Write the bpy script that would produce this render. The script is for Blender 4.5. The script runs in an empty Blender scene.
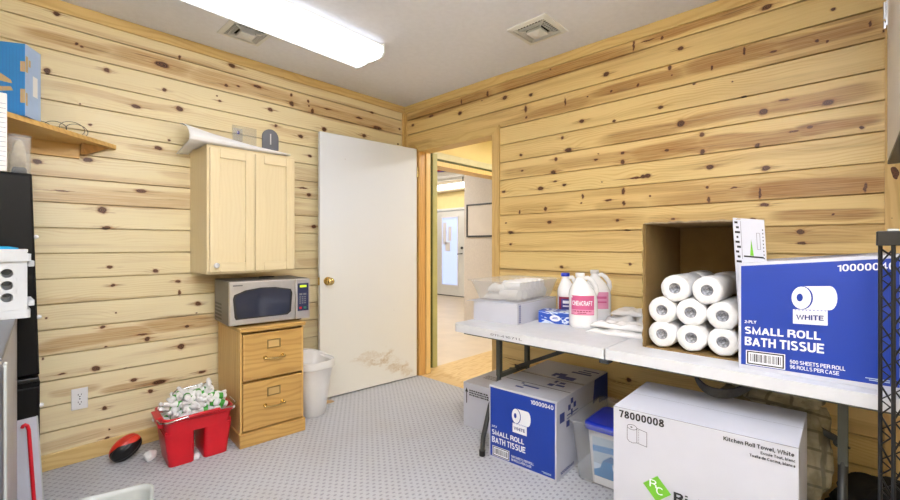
import bpy, bmesh, math, random
from mathutils import Vector, Matrix, noise as mnoise

random.seed(7)
SC = bpy.context.scene
COL = SC.collection
PI = math.pi
R = math.radians
H = 2.46            # ceiling height
PITCH = 0.1333      # board cover width
Z0 = 1.1286         # height of one board joint


def lin(r, g, b):
    f = lambda c: (c / 255) / 12.92 if c / 255 <= 0.04045 else ((c / 255 + 0.055) / 1.055) ** 2.4
    return (f(r), f(g), f(b), 1.0)


# ------------------------------------------------------------------ materials
class NT:
    """small wrapper for node trees"""
    def __init__(self, name):
        self.mat = bpy.data.materials.new(name)
        self.mat.use_nodes = True
        self.nt = self.mat.node_tree
        self.nodes = self.nt.nodes
        self.bsdf = next(n for n in self.nodes if n.type == 'BSDF_PRINCIPLED')

    def put(self, sock, v):
        if v is None:
            return
        if isinstance(v, bpy.types.NodeSocket):
            self.nt.links.new(v, sock)
        else:
            try:
                sock.default_value = v
            except Exception:
                sock.default_value = tuple(v)[:3]

    def math(self, op, a, b=None, c=None, clamp=False):
        n = self.nodes.new('ShaderNodeMath'); n.operation = op; n.use_clamp = clamp
        for i, v in enumerate((a, b, c)):
            self.put(n.inputs[i], v)
        return n.outputs[0]

    def vmath(self, op, a, b=None, c=None):
        n = self.nodes.new('ShaderNodeVectorMath'); n.operation = op
        for i, v in enumerate((a, b, c)):
            self.put(n.inputs[i], v)
        return n.outputs['Value'] if op in ('LENGTH', 'DOT_PRODUCT', 'DISTANCE') else n.outputs[0]

    def comb(self, x, y, z=0.0):
        n = self.nodes.new('ShaderNodeCombineXYZ')
        for i, v in enumerate((x, y, z)):
            self.put(n.inputs[i], v)
        return n.outputs[0]

    def sep(self, v):
        n = self.nodes.new('ShaderNodeSeparateXYZ'); self.put(n.inputs[0], v)
        return n.outputs

    def noise(self, vec, scale=1.0, detail=2.0, rough=0.5, dist=0.0):
        n = self.nodes.new('ShaderNodeTexNoise')
        self.put(n.inputs['Vector'], vec)
        n.inputs['Scale'].default_value = scale
        n.inputs['Detail'].default_value = detail
        n.inputs['Roughness'].default_value = rough
        n.inputs['Distortion'].default_value = dist
        return n.outputs['Fac'] if 'Fac' in n.outputs else n.outputs[0]

    def white(self, v):
        n = self.nodes.new('ShaderNodeTexWhiteNoise'); n.noise_dimensions = '1D'
        self.put(n.inputs['W'], v)
        return n.outputs['Color'], n.outputs['Value']

    def mix(self, fac, a, b, blend='MIX'):
        n = self.nodes.new('ShaderNodeMix'); n.data_type = 'RGBA'; n.blend_type = blend
        ins = [s for s in n.inputs if s.enabled]
        self.put(n.inputs[0], fac)
        ca = [s for s in n.inputs if s.type == 'RGBA']
        self.put(ca[0], a); self.put(ca[1], b)
        return [s for s in n.outputs if s.type == 'RGBA'][0]

    def smooth(self, v, a, b, to0=0.0, to1=1.0):
        n = self.nodes.new('ShaderNodeMapRange'); n.interpolation_type = 'SMOOTHSTEP'
        self.put(n.inputs[0], v)
        n.inputs[1].default_value = a; n.inputs[2].default_value = b
        n.inputs[3].default_value = to0; n.inputs[4].default_value = to1
        return n.outputs[0]

    def objco(self):
        return self.nodes.new('ShaderNodeTexCoord').outputs['Object']

    def bump(self, h, strength=0.3, dist=0.01):
        n = self.nodes.new('ShaderNodeBump')
        n.inputs['Strength'].default_value = strength
        n.inputs['Distance'].default_value = dist
        self.put(n.inputs['Height'], h)
        self.nt.links.new(n.outputs[0], self.bsdf.inputs['Normal'])

    def color(self, c):
        self.put(self.bsdf.inputs['Base Color'], c)

    def set(self, **kw):
        names = dict(rough='Roughness', metal='Metallic', trans='Transmission Weight', ior='IOR', alpha='Alpha',
                     coat='Coat Weight', spec='Specular IOR Level', sheen='Sheen Weight', sss='Subsurface Weight')
        for k, v in kw.items():
            self.put(self.bsdf.inputs[names[k]], v)


def plain(name, rgb, rough=0.5, metal=0.0, var=0.05, vscale=8.0, bump=0.0, bscale=60.0, **kw):
    """one-colour surface with a little procedural unevenness"""
    m = NT(name)
    co = m.objco()
    c = lin(*rgb)
    if var:
        f = m.noise(co, vscale, 3.0, 0.6)
        lo = tuple(x * (1 - var) for x in c[:3]) + (1,)
        hi = tuple(min(1, x * (1 + var)) for x in c[:3]) + (1,)
        m.color(m.mix(m.smooth(f, 0.3, 0.7), lo, hi))
    else:
        m.color(c)
    m.set(rough=rough, metal=metal, **kw)
    if bump:
        m.bump(m.noise(co, bscale, 3.0, 0.6), bump, 0.004)
    return m.mat


def emitter(name, rgb, strength):
    m = NT(name)
    c = lin(*rgb)
    m.color(c)
    m.put(m.bsdf.inputs['Emission Color'], c)
    m.bsdf.inputs['Emission Strength'].default_value = strength
    m.set(rough=0.4)
    return m.mat


def wood(name, light, dark, axis='X', rough=0.45, freq=260.0, contrast=0.8, knots=0.0):
    """plain sawn wood, grain running along a local axis"""
    m = NT(name)
    s = m.sep(m.objco())
    a = {'X': 0, 'Y': 1, 'Z': 2}[axis]
    o = [i for i in range(3) if i != a]
    al, p, q = s[a], s[o[0]], s[o[1]]
    stretched = m.comb(m.math('MULTIPLY', al, 1.6), m.math('MULTIPLY', p, 24.0), m.math('MULTIPLY', q, 24.0))
    fine = m.noise(m.comb(m.math('MULTIPLY', al, 5.0), m.math('MULTIPLY', p, 160.0), m.math('MULTIPLY', q, 160.0)), 1.0, 3.0, 0.6)
    warp = m.noise(m.comb(m.math('MULTIPLY', al, 2.2), m.math('MULTIPLY', p, 6.0), m.math('MULTIPLY', q, 6.0)), 1.0, 2.0, 0.5)
    ringc = m.math('ADD', m.math('ADD', p, m.math('MULTIPLY', q, 0.7)), m.math('MULTIPLY', warp, 0.11))
    ring = m.math('SINE', m.math('MULTIPLY', ringc, freq))
    ring = m.smooth(ring, -0.2, 1.0)
    broad = m.noise(stretched, 1.0, 3.0, 0.5)
    f = m.math('ADD', m.math('MULTIPLY', ring, 0.4), m.math('MULTIPLY', fine, 0.45))
    f = m.math('MULTIPLY', m.math('ADD', f, m.math('MULTIPLY', m.math('SUBTRACT', broad, 0.5), 0.8)), contrast, clamp=True)
    c = m.mix(f, lin(*light), lin(*dark))
    if knots:
        v = m.nodes.new('ShaderNodeTexVoronoi'); v.feature = 'F1'
        m.put(v.inputs['Vector'], m.comb(m.math('MULTIPLY', al, 2.6), m.math('MULTIPLY', p, 5.0), m.math('MULTIPLY', q, 5.0)))
        k = m.smooth(v.outputs['Distance'], 0.06 * knots, 0.10 * knots, 1.0, 0.0)
        c = m.mix(k, c, lin(92, 52, 28))
    m.color(c)
    m.set(rough=rough)
    m.bump(fine, 0.06, 0.003)
    return m.mat


def pine_boards(name, axis, knots, bands, light, tan, brown):
    """knotty pine: every board has its own tint, grain, heartwood streaks and knots (wall coordinates)"""
    m = NT(name)
    sx = m.sep(m.objco())
    s = sx[0] if axis == 'X' else sx[1]
    v = sx[2]
    rel = m.math('DIVIDE', m.math('SUBTRACT', v, Z0), PITCH)
    bi = m.math('FLOOR', rel)
    rc, rv = m.white(m.math('ADD', bi, 31.7 if axis == 'X' else 77.3))
    rr = m.nodes.new('ShaderNodeSeparateColor'); m.put(rr.inputs[0], rc)
    r1, r2, r3 = rr.outputs[0], rr.outputs[1], rr.outputs[2]
    su = m.math('ADD', s, m.math('MULTIPLY', r1, 23.0))
    vv = m.math('ADD', v, m.math('MULTIPLY', r2, 9.0))
    w1 = m.noise(m.comb(m.math('MULTIPLY', su, 5.0), m.math('MULTIPLY', vv, 14.0), r3), 1.0, 3.0, 0.55)
    w2 = m.noise(m.comb(m.math('MULTIPLY', su, 34.0), m.math('MULTIPLY', vv, 60.0), r3), 1.0, 2.0, 0.5)
    w3 = m.noise(m.comb(m.math('MULTIPLY', su, 2.6), m.math('MULTIPLY', vv, 7.0), r3), 1.0, 1.0, 0.4)
    # knots
    wk = m.comb(m.math('ADD', s, m.math('MULTIPLY', m.math('SUBTRACT', w2, 0.5), 0.016)),
                m.math('ADD', v, m.math('MULTIPLY', m.math('SUBTRACT', w2, 0.5), -0.012)))
    dmin = None
    dtail = None
    for (ks, kz, ra, rb) in knots:
        ra = max(ra * .86, 0.0045); rb = max(rb * .86, 0.004)
        e = m.vmath('MULTIPLY_ADD', wk, (1 / ra, 1 / rb, 0), (-ks / ra, -kz / rb, 0))
        d = m.vmath('LENGTH', e)
        dmin = d if dmin is None else m.math('MINIMUM', dmin, d)
        if ra > 0.011:
            dt = m.vmath('LENGTH', m.vmath('MULTIPLY', e, (0.22, 1.0, 0)))
            dtail = dt if dtail is None else m.math('MINIMUM', dtail, dt)
    # heartwood streaks
    wb = m.comb(m.math('ADD', s, m.math('MULTIPLY', m.math('SUBTRACT', w3, 0.5), 0.25)),
                m.math('ADD', v, m.math('MULTIPLY', m.math('SUBTRACT', w3, 0.5), 0.050)))
    bmax = None
    for (bs, bz, ra, rb, st) in bands:
        e = m.vmath('MULTIPLY_ADD', wb, (1 / ra, 1 / rb, 0), (-bs / ra, -bz / rb, 0))
        e = m.vmath('MULTIPLY', e, e)
        d = m.vmath('LENGTH', e)
        f = m.smooth(d, 0.35, 1.10, st, 0.0)
        bmax = f if bmax is None else m.math('MAXIMUM', bmax, f)
    # a few more streaks of its own on every board
    own = m.noise(m.comb(m.math('MULTIPLY', su, 0.8), m.math('MULTIPLY', vv, 15.0), r1), 1.0, 2.0, 0.4)
    own = m.math('MULTIPLY', m.smooth(own, 0.50, 0.66), m.math('MULTIPLY', r3, 0.75))
    bmax = m.math('MAXIMUM', bmax, own)
    near = m.math('DIVIDE', 1.0, m.math('ADD', m.math('MULTIPLY', dmin, dmin), 0.6))
    # growth rings, bent round the knots
    warp = m.noise(m.comb(m.math('MULTIPLY', su, 1.7), m.math('MULTIPLY', vv, 4.5), r2), 1.0, 2.0, 0.5)
    ringc = m.math('ADD', m.math('ADD', vv, m.math('MULTIPLY', warp, 0.16)), m.math('MULTIPLY', near, 0.030))
    ring = m.smooth(m.math('SINE', m.math('MULTIPLY', ringc, 420.0)), -0.1, 1.0)
    ringmask = m.smooth(m.noise(m.comb(m.math('MULTIPLY', su, 1.2), m.math('MULTIPLY', vv, 12.0), r3), 1.0, 2.0, 0.5), 0.38, 0.66)
    fine = m.noise(m.comb(m.math('MULTIPLY', su, 4.0), m.math('MULTIPLY', vv, 190.0), r3), 1.0, 3.0, 0.6)
    g = m.math('MULTIPLY', ring, m.math('MULTIPLY_ADD', ringmask, 0.38, 0.05))
    g = m.math('ADD', g, m.math('MULTIPLY', m.smooth(fine, 0.35, 0.75), 0.16))
    g = m.math('ADD', g, m.math('MULTIPLY', m.math('SUBTRACT', rv, 0.5), 0.30), clamp=True)
    c = m.mix(g, lin(*light), lin(*tan))
    bd = m.math('MULTIPLY', bmax, m.math('MULTIPLY_ADD', m.smooth(fine, 0.3, 0.75), 0.40, 0.55))
    c = m.mix(m.math('MINIMUM', bd, 0.95), c, lin(*brown))
    streak = m.smooth(m.noise(m.comb(m.math('MULTIPLY', su, 3.0), m.math('MULTIPLY', vv, 90.0), r1), 1.0, 3.0, 0.65), 0.56, 0.70)
    c = m.mix(m.math('MULTIPLY', streak, m.math('MULTIPLY', bmax, 0.62)), c, lin(112, 70, 36))
    tail = m.math('MULTIPLY', m.smooth(dtail, 0.35, 1.25, 1.0, 0.0), m.smooth(m.noise(m.comb(m.math('MULTIPLY', su, 7.0), m.math('MULTIPLY', vv, 150.0), r2), 1.0, 3.0, 0.6), 0.40, 0.66))
    c = m.mix(m.math('MULTIPLY', tail, 0.75), c, lin(150, 98, 50))
    halo = m.smooth(dmin, 0.9, 1.8, 0.45, 0.0)
    c = m.mix(halo, c, lin(176, 122, 70))
    kin = m.smooth(dmin, 0.80, 1.12, 1.0, 0.0)
    core = m.mix(m.smooth(m.math('ADD', m.math('SINE', m.math('MULTIPLY', dmin, 17.0)), m.math('MULTIPLY', w2, 1.6)), 0.2, 1.6),
                 lin(58, 34, 20), lin(122, 76, 44))
    c = m.mix(kin, c, core)
    m.color(c)
    m.set(rough=0.42)
    m.bump(fine, 0.05, 0.003)
    return m.mat


# ------------------------------------------------------------------ meshes
class MB:
    def __init__(self):
        self.bm = bmesh.new()
        self.mats = []
        self.M = Matrix.Identity(4)

    def mi(self, mat):
        if mat not in self.mats:
            self.mats.append(mat)
        return self.mats.index(mat)

    def add(self, verts, faces, mat, smooth=False):
        i = self.mi(mat)
        vs = [self.bm.verts.new(self.M @ Vector(v)) for v in verts]
        for f in faces:
            try:
                fc = self.bm.faces.new([vs[k] for k in f])
                fc.material_index = i; fc.smooth = smooth
            except ValueError:
                pass
        return self

    def box(self, x0, x1, y0, y1, z0, z1, mat):
        v = [(x, y, z) for z in (z0, z1) for y in (y0, y1) for x in (x0, x1)]
        return self.add(v, [(0, 2, 3, 1), (4, 5, 7, 6), (0, 1, 5, 4), (2, 6, 7, 3), (0, 4, 6, 2), (1, 3, 7, 5)], mat)

    def hexa(self, p, mat):
        """8 corners: bottom ring of four, top ring of four"""
        return self.add(p, [(3, 2, 1, 0), (4, 5, 6, 7), (0, 1, 5, 4), (1, 2, 6, 5), (2, 3, 7, 6), (3, 0, 4, 7)], mat)

    def loft(self, rings, mat, caps=True, closed=True, smooth=True):
        n = len(rings[0])
        verts = [p for r in rings for p in r]
        faces = []
        for k in range(len(rings) - 1):
            for i in range(n if closed else n - 1):
                j = (i + 1) % n
                faces.append((k * n + i, k * n + j, (k + 1) * n + j, (k + 1) * n + i))
        self.add(verts, faces, mat, smooth)
        if caps:
            self.add(list(rings[0]), [tuple(range(n))[::-1]], mat)
            self.add(list(rings[-1]), [tuple(range(n))], mat)
        return self

    def cyl(self, p0, p1, r0, mat, r1=None, seg=16, caps=True):
        p0, p1 = Vector(p0), Vector(p1)
        d = (p1 - p0).normalized()
        a = d.orthogonal().normalized(); b = d.cross(a)
        r1 = r0 if r1 is None else r1
        rg = lambda c, r: [c + (a * math.cos(2 * PI * i / seg) + b * math.sin(2 * PI * i / seg)) * r for i in range(seg)]
        return self.loft([rg(p0, r0), rg(p1, r1)], mat, caps)

    def lathe(self, prof, mat, seg=24, c=(0, 0, 0), sx=1.0, sy=1.0, caps=True, power=2.0):
        rings = []
        for r, z in prof:
            ring = []
            for i in range(seg):
                t = 2 * PI * i / seg
                ct, st = math.cos(t), math.sin(t)
                k = (abs(ct) ** power + abs(st) ** power) ** (-1 / power)
                ring.append((c[0] + r * k * ct * sx, c[1] + r * k * st * sy, c[2] + z))
            rings.append(ring)
        return self.loft(rings, mat, caps)

    def tube(self, pts, r, mat, seg=8, closed=False):
        pts = [Vector(p) for p in pts]
        rings = []
        n = len(pts)
        prev = None
        for i, p in enumerate(pts):
            if closed:
                d = (pts[(i + 1) % n] - pts[i - 1]).normalized()
            else:
                d = (pts[min(i + 1, n - 1)] - pts[max(i - 1, 0)]).normalized()
            if prev is None:
                a = d.orthogonal().normalized()
            else:
                a = (prev - d * prev.dot(d))
                a = a.normalized() if a.length > 1e-6 else d.orthogonal().normalized()
            prev = a
            b = d.cross(a)
            rr = r[i] if isinstance(r, (list, tuple)) else r
            rings.append([p + (a * math.cos(2 * PI * k / seg) + b * math.sin(2 * PI * k / seg)) * rr for k in range(seg)])
        if closed:
            rings.append(rings[0])
        return self.loft(rings, mat, caps=not closed)

    def bar(self, p0, p1, w, t, mat, up=(0, 0, 1)):
        """rectangular bar from p0 to p1"""
        p0, p1 = Vector(p0), Vector(p1)
        d = (p1 - p0).normalized()
        a = d.cross(Vector(up))
        a = a.normalized() if a.length > 1e-5 else d.orthogonal().normalized()
        b = a.cross(d)
        rg = lambda c: [c + a * (w / 2) * sa + b * (t / 2) * sb for sa, sb in ((-1, -1), (1, -1), (1, 1), (-1, 1))]
        return self.loft([rg(p0), rg(p1)], mat, smooth=False)

    def prism(self, poly, o, u, v, w, depth, mat, smooth=False):
        """2-D outline in the u/v plane at o, pushed along w"""
        o, u, v, w = Vector(o), Vector(u), Vector(v), Vector(w)
        a = [o + u * x + v * y for x, y in poly]
        return self.loft([a, [p + w * depth for p in a]], mat, smooth=smooth)

    def grid(self, fn, nu, nv, mat, smooth=True, wrap=False):
        verts = [fn(i / nu, j / nv) for j in range(nv + 1) for i in range(nu + 1)]
        faces = [(j * (nu + 1) + i, j * (nu + 1) + i + 1, (j + 1) * (nu + 1) + i + 1, (j + 1) * (nu + 1) + i)
                 for j in range(nv) for i in range(nu)]
        return self.add(verts, faces, mat, smooth)

    def build(self, name, parent=None, loc=(0, 0, 0), rot=None, bevel=0.0, seg=2, solid=0.0, sub=0):
        bmesh.ops.recalc_face_normals(self.bm, faces=self.bm.faces) if not getattr(self, 'keep', False) else None
        me = bpy.data.meshes.new(name)
        self.bm.to_mesh(me); self.bm.free()
        for m in self.mats:
            me.materials.append(m)
        o = bpy.data.objects.new(name, me)
        COL.objects.link(o)
        o.location = loc
        if rot is not None:
            o.rotation_euler = rot
        if parent is not None:
            o.parent = parent
        if solid:
            md = o.modifiers.new('Thickness', 'SOLIDIFY'); md.thickness = solid; md.offset = 0
        if bevel:
            md = o.modifiers.new('Bevel', 'BEVEL'); md.width = bevel; md.segments = seg
            md.limit_method = 'ANGLE'; md.angle_limit = R(40)
        if sub:
            md = o.modifiers.new('Subsurf', 'SUBSURF'); md.levels = sub; md.render_levels = sub
        return o

# ------------------------------------------------------------------ grotesque lettering drawn with strokes
def _arc(cx, cy, rx, ry, a0, a1, n=10):
    return [(cx + rx * math.cos(R(a0 + (a1 - a0) * i / n)), cy + ry * math.sin(R(a0 + (a1 - a0) * i / n))) for i in range(n + 1)]


def _se(cx, cy, rx, ry, a0, a1, n=12, p=2.5):
    out = []
    for i in range(n + 1):
        a = R(a0 + (a1 - a0) * i / n); c, s = math.cos(a), math.sin(a)
        out.append((cx + rx * math.copysign(abs(c) ** (2 / p), c), cy + ry * math.copysign(abs(s) ** (2 / p), s)))
    return out


def glyphs(t):
    """skeletons in a box of cap height 1; t = stroke thickness"""
    h = t / 2; B, T = h, 1 - h; X = .72 - h      # base line, cap line, x-height line
    G = {}
    G['A'] = (.72, [[(h * .7, 0), (.36, T)], [(.36, T), (.72 - h * .7, 0)], [(.17, .30), (.55, .30)]])
    G['B'] = (.66, [[(.36, T), (h, T), (h, B), (.38, B)], [(h, .52), (.38, .52)], _se(.36, .76, .22, .24 - h, 90, -90)[0:13], _se(.38, .27, .28 - h, .25 - h + .01, 90, -90)])
    G['C'] = (.70, [_se(.36, .5, .36 - h, .5 - h, 38, 322, 22)])
    G['D'] = (.68, [[(.32, T), (h, T), (h, B), (.32, B)], _se(.32, .5, .36 - h, .5 - h, 90, -90)])
    G['E'] = (.60, [[(.60, T), (h, T), (h, B), (.60, B)], [(h, .52), (.55, .52)]])
    G['F'] = (.56, [[(.56, T), (h, T), (h, 0)], [(h, .50), (.50, .50)]])
    G['H'] = (.68, [[(h, 0), (h, 1)], [(.68 - h, 0), (.68 - h, 1)], [(h, .52), (.68 - h, .52)]])
    G['I'] = (t, [[(h, 0), (h, 1)]])
    G['K'] = (.70, [[(h, 0), (h, 1)], [(.64, 1), (h, .40)], [(.26, .55), (.66, 0)]])
    G['L'] = (.54, [[(h, 1), (h, B), (.54, B)]])
    G['M'] = (.80, [[(h, 0), (h, T), (.40, h * 1.0), (.80 - h, T), (.80 - h, 0)]])
    G['O'] = (.74, [_se(.37, .5, .37 - h, .5 - h, 90, 450, 24)])
    G['P'] = (.64, [[(.38, T), (h, T), (h, 0)], [(h, .46), (.38, .46)], _se(.37, .71 + h * .1, .27 - h, .27 - h * .9, 90, -90)])
    G['R'] = (.69, [[(.40, T), (h, T), (h, 0)], [(h, .48), (.40, .48)], _se(.39, .735, .27 - h, .255 - h * .9, 90, -90), [(.36, .48), (.60, .36), (.63, 0)]])
    G['S'] = (.64, [_se(.32, .745, .30 - h, .255 - h, 25, 200, 10) + [(.20, .56), (.42, .48)] + _se(.32, .265, .32 - h, .265 - h, 35, -155, 12)])
    G['T'] = (.62, [[(0, T), (.62, T)], [(.31, T), (.31, 0)]])
    G['U'] = (.68, [[(h, 1), (h, .34)] + _se(.34, .34, .34 - h, .34 - h, 180, 360, 12)[1:] + [(.68 - h, 1)]])
    G['W'] = (.98, [[(h * .6, 1), (.26, h * .6), (.49, T), (.72, h * .6), (.98 - h * .6, 1)]])
    G['Y'] = (.68, [[(h * .6, 1), (.34, .45), (.68 - h * .6, 1)], [(.34, .48), (.34, 0)]])
    G['0'] = (.58, [_se(.29, .5, .29 - h, .5 - h, 90, 450, 24)])
    G['1'] = (.36, [[(.36 - h, 0), (.36 - h, T)], [(.36 - h, T - .02), (.24, .78), (0, .76)]])
    G['2'] = (.58, [_se(.29, .70, .29 - h, .30 - h, 170, -20, 12) + [(.40, .46), (.14, .26), (h, B), (.58, B)]])
    G['4'] = (.60, [[(.42, 0), (.42, T), (h * .5, .28), (.60, .28)]])
    G['5'] = (.58, [[(.52, T), (.13, T), (h, .50)] + _se(.28, .33, .30 - h, .33 - h, 130, -155, 14)])
    G['6'] = (.58, [_se(.30, .5, .30 - h, .5 - h, 40, 180, 10) + [(h, .33)], _se(.29, .32, .29 - h, .32 - h, 90, 450, 20)])
    G['7'] = (.56, [[(0, T), (.56 - h, T), (.34, .50), (.22, 0)]])
    G['8'] = (.58, [_se(.29, .745, .25 - h, .255 - h, 90, 450, 20), _se(.29, .275, .29 - h, .275 - h, 90, 450, 20)])
    G['9'] = (.58, [_se(.28, .5, .30 - h, .5 - h, 220, 360, 10) + [(.58 - h, .67)], _se(.29, .68, .29 - h, .32 - h, 90, 450, 20)])
    G['-'] = (.34, [[(0, .36), (.34, .36)]])
    G[','] = (t * 1.2, [[(h, t), (h, 0), (h * .3, -.16)]])
    G['a'] = (.54, [_se(.27, .50, .24 - h * .6, .22 - h, 160, 0, 8) + [(.50 - h, .18), (.54 - h, 0)], [(.50 - h, .42), (.30, .38)] + _se(.24, .20, .22 - h, .20 - h, 80, 330, 12) + [(.50 - h, .22)]])
    G['b'] = (.56, [[(h, 0), (h, 1)], _se(.29, .36, .27 - h, .36 - h, 90, 450, 18)])
    G['c'] = (.52, [_se(.27, .36, .27 - h, .36 - h, 40, 320, 16)])
    G['d'] = (.56, [[(.56 - h, 0), (.56 - h, 1)], _se(.27, .36, .27 - h, .36 - h, 90, 450, 18)])
    G['e'] = (.54, [[(h, .36), (.54 - h, .36)] + _se(.27, .36, .27 - h, .36 - h, 0, 318, 18)])
    G['h'] = (.54, [[(h, 0), (h, 1)], [(h, .40)] + _se(.28, .46, .26 - h, .26 - h, 160, 0, 8) + [(.54 - h, 0)]])
    G['i'] = (t, [[(h, 0), (h, .70)], [(h, .86), (h, 1)]])
    G['l'] = (t, [[(h, 0), (h, 1)]])
    G['n'] = (.54, [[(h, 0), (h, .72)], [(h, .40)] + _se(.28, .46, .26 - h, .26 - h, 160, 0, 8) + [(.54 - h, 0)]])
    G['o'] = (.56, [_se(.28, .36, .28 - h, .36 - h, 90, 450, 20)])
    G['s'] = (.50, [_se(.25, .53, .23 - h, .19 - h, 20, 210, 8) + [(.34, .34)] + _se(.25, .19, .25 - h, .19 - h, 30, -160, 10)])
    G['t'] = (.34, [[(.15, .92), (.15, .16), (.20, B), (.34, B)], [(0, .66), (.32, .66)]])
    G['u'] = (.54, [[(h, .72), (h, .24)] + _se(.27, .25, .27 - h, .25 - h, 180, 340, 8)[1:], [(.54 - h, .72), (.54 - h, 0)]])
    G['w'] = (.78, [[(h * .6, .72), (.20, h), (.39, .68), (.58, h), (.78 - h * .6, .72)]])
    return G


def ribbon(pts, t):
    """quads following a polyline with mitred joints"""
    h = t / 2
    q = [pts[0]]
    for p in pts[1:]:
        if math.hypot(p[0] - q[-1][0], p[1] - q[-1][1]) > 1e-4:
            q.append(p)
    closed = math.hypot(q[0][0] - q[-1][0], q[0][1] - q[-1][1]) < 1e-3
    L, Rr = [], []
    n = len(q)
    for i, p in enumerate(q):
        a = q[i - 1] if i > 0 else (q[-2] if closed else None)
        b = q[i + 1] if i < n - 1 else (q[1] if closed else None)
        def nrm(u, v):
            d = math.hypot(v[0] - u[0], v[1] - u[1]); return (-(v[1] - u[1]) / d, (v[0] - u[0]) / d)
        if a is None:
            m = nrm(p, b); k = 1
        elif b is None:
            m = nrm(a, p); k = 1
        else:
            n1, n2 = nrm(a, p), nrm(p, b)
            m = (n1[0] + n2[0], n1[1] + n2[1]); d = math.hypot(*m)
            if d < .3:
                m, k = n1, 1
            else:
                m = (m[0] / d, m[1] / d); k = min(2.2, 1 / max(.2, m[0] * n1[0] + m[1] * n1[1]))
        L.append((p[0] + m[0] * h * k, p[1] + m[1] * h * k)); Rr.append((p[0] - m[0] * h * k, p[1] - m[1] * h * k))
    vs = L + Rr
    return vs, [(i, i + 1, n + i + 1, n + i) for i in range(n - 1)]


_text_cache = {}


def text_mesh(body, weight):
    """lettering as a flat mesh; weight = stroke thickness as a share of the cap height"""
    key = (body, weight)
    if key not in _text_cache:
        G = glyphs(weight)
        x = 0.0
        vs, fs = [], []
        for ch in body:
            if ch == ' ':
                x += .26; continue
            w, strokes = G[ch]
            for s in strokes:
                v, f = ribbon(s, weight)
                o = len(vs)
                vs += [(a + x, b) for a, b in v]; fs += [tuple(k + o for k in q) for q in f]
            x += w + .085
        _text_cache[key] = (vs, fs)
    return _text_cache[key]


class Face:
    """a flat side of a thing, for print on it: corners bottom-left, bottom-right, top-left, top-right (seen from outside)"""
    def __init__(self, mb, bl, br, tl, tr):
        self.mb = mb
        self.bl, self.br, self.tl, self.tr = map(Vector, (bl, br, tl, tr))
        self.w = (self.br - self.bl).length
        self.h = (self.tl - self.bl).length
        self.n = (self.br - self.bl).cross(self.tl - self.bl).normalized()

    def p(self, x, y, e):
        u, v = x / self.w, y / self.h
        a = self.bl.lerp(self.br, u); b = self.tl.lerp(self.tr, u)
        return a.lerp(b, v) + self.n * (e * 0.0004 + 0.0003)

    def poly(self, pts, mat, e=1):
        self.mb.add([self.p(x, y, e) for x, y in pts], [tuple(range(len(pts)))], mat)

    def rect(self, x0, y0, x1, y1, mat, e=1):
        self.poly([(x0, y0), (x1, y0), (x1, y1), (x0, y1)], mat, e)

    def ring(self, x0, y0, x1, y1, t, mat, e=1):
        self.rect(x0, y0, x1, y0 + t, mat, e); self.rect(x0, y1 - t, x1, y1, mat, e)
        self.rect(x0, y0 + t, x0 + t, y1 - t, mat, e); self.rect(x1 - t, y0 + t, x1, y1 - t, mat, e)

    def disc(self, cx, cy, rx, ry, mat, e=1, seg=20):
        self.poly([(cx + rx * math.cos(2 * PI * i / seg), cy + ry * math.sin(2 * PI * i / seg)) for i in range(seg)], mat, e)

    def stroke(self, pts, t, mat, e=1):
        for (xa, ya), (xb, yb) in zip(pts, pts[1:]):
            L = math.hypot(xb - xa, yb - ya) or 1
            nx, ny = -(yb - ya) / L * t / 2, (xb - xa) / L * t / 2
            self.poly([(xa + nx, ya + ny), (xa - nx, ya - ny), (xb - nx, yb - ny), (xb + nx, yb + ny)], mat, e)

    def text(self, body, x0, y0, w, h, mat, bold=.15, e=2):
        """fit the words in the rectangle x0,y0,w,h"""
        vs, fs = text_mesh(body, bold)
        if not vs:
            return
        ax, bx = min(v[0] for v in vs), max(v[0] for v in vs)
        ay, by = min(v[1] for v in vs), max(v[1] for v in vs)
        pts = [self.p(x0 + (x - ax) / (bx - ax) * w, y0 + (y - ay) / (by - ay) * h, e) for x, y in vs]
        self.mb.add(pts, fs, mat)

    def barcode(self, x0, y0, x1, y1, mat, e=2, seed=1):
        rnd = random.Random(seed)
        x = x0
        while x < x1:
            w = rnd.choice((0.0015, 0.002, 0.003, 0.004)) * (x1 - x0) / 0.09
            self.rect(x, y0, min(x + w, x1), y1, mat, e)
            x += w + rnd.choice((0.0015, 0.002, 0.003)) * (x1 - x0) / 0.09


def thing(name, label, cat, loc=(0, 0, 0), rz=0.0, group=None):
    o = bpy.data.objects.new(name, None)
    COL.objects.link(o)
    o.location = loc; o.rotation_euler = (0, 0, rz)
    o.empty_display_size = 0.05
    return tag(o, label, cat, group)


def tag(o, label, cat, group=None):
    o['label'] = label; o['category'] = cat
    if group:
        o['group'] = group
    return o


def struct(o, label=None):
    o['kind'] = 'structure'
    if label:
        o['label'] = label
    return o


def dup(root, loc, rot=None, label=None):
    r = root.copy(); COL.objects.link(r)
    r.location = loc
    if rot is not None:
        r.rotation_euler = rot
    if label:
        r['label'] = label
    for ch in list(root.children):
        c = ch.copy(); COL.objects.link(c); c.parent = r
        for g in list(ch.children):
            d = g.copy(); COL.objects.link(d); d.parent = c
    return r


def rrect(w, h, r, seg=5, cx=0.0, cy=0.0):
    """rounded rectangle outline"""
    out = []
    for (sx, sy, a0) in ((1, 1, 0), (-1, 1, 90), (-1, -1, 180), (1, -1, 270)):
        for k in range(seg + 1):
            t = R(a0 + 90 * k / seg)
            out.append((cx + sx * (w / 2 - r) + r * math.cos(t), cy + sy * (h / 2 - r) + r * math.sin(t)))
    return out


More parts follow.
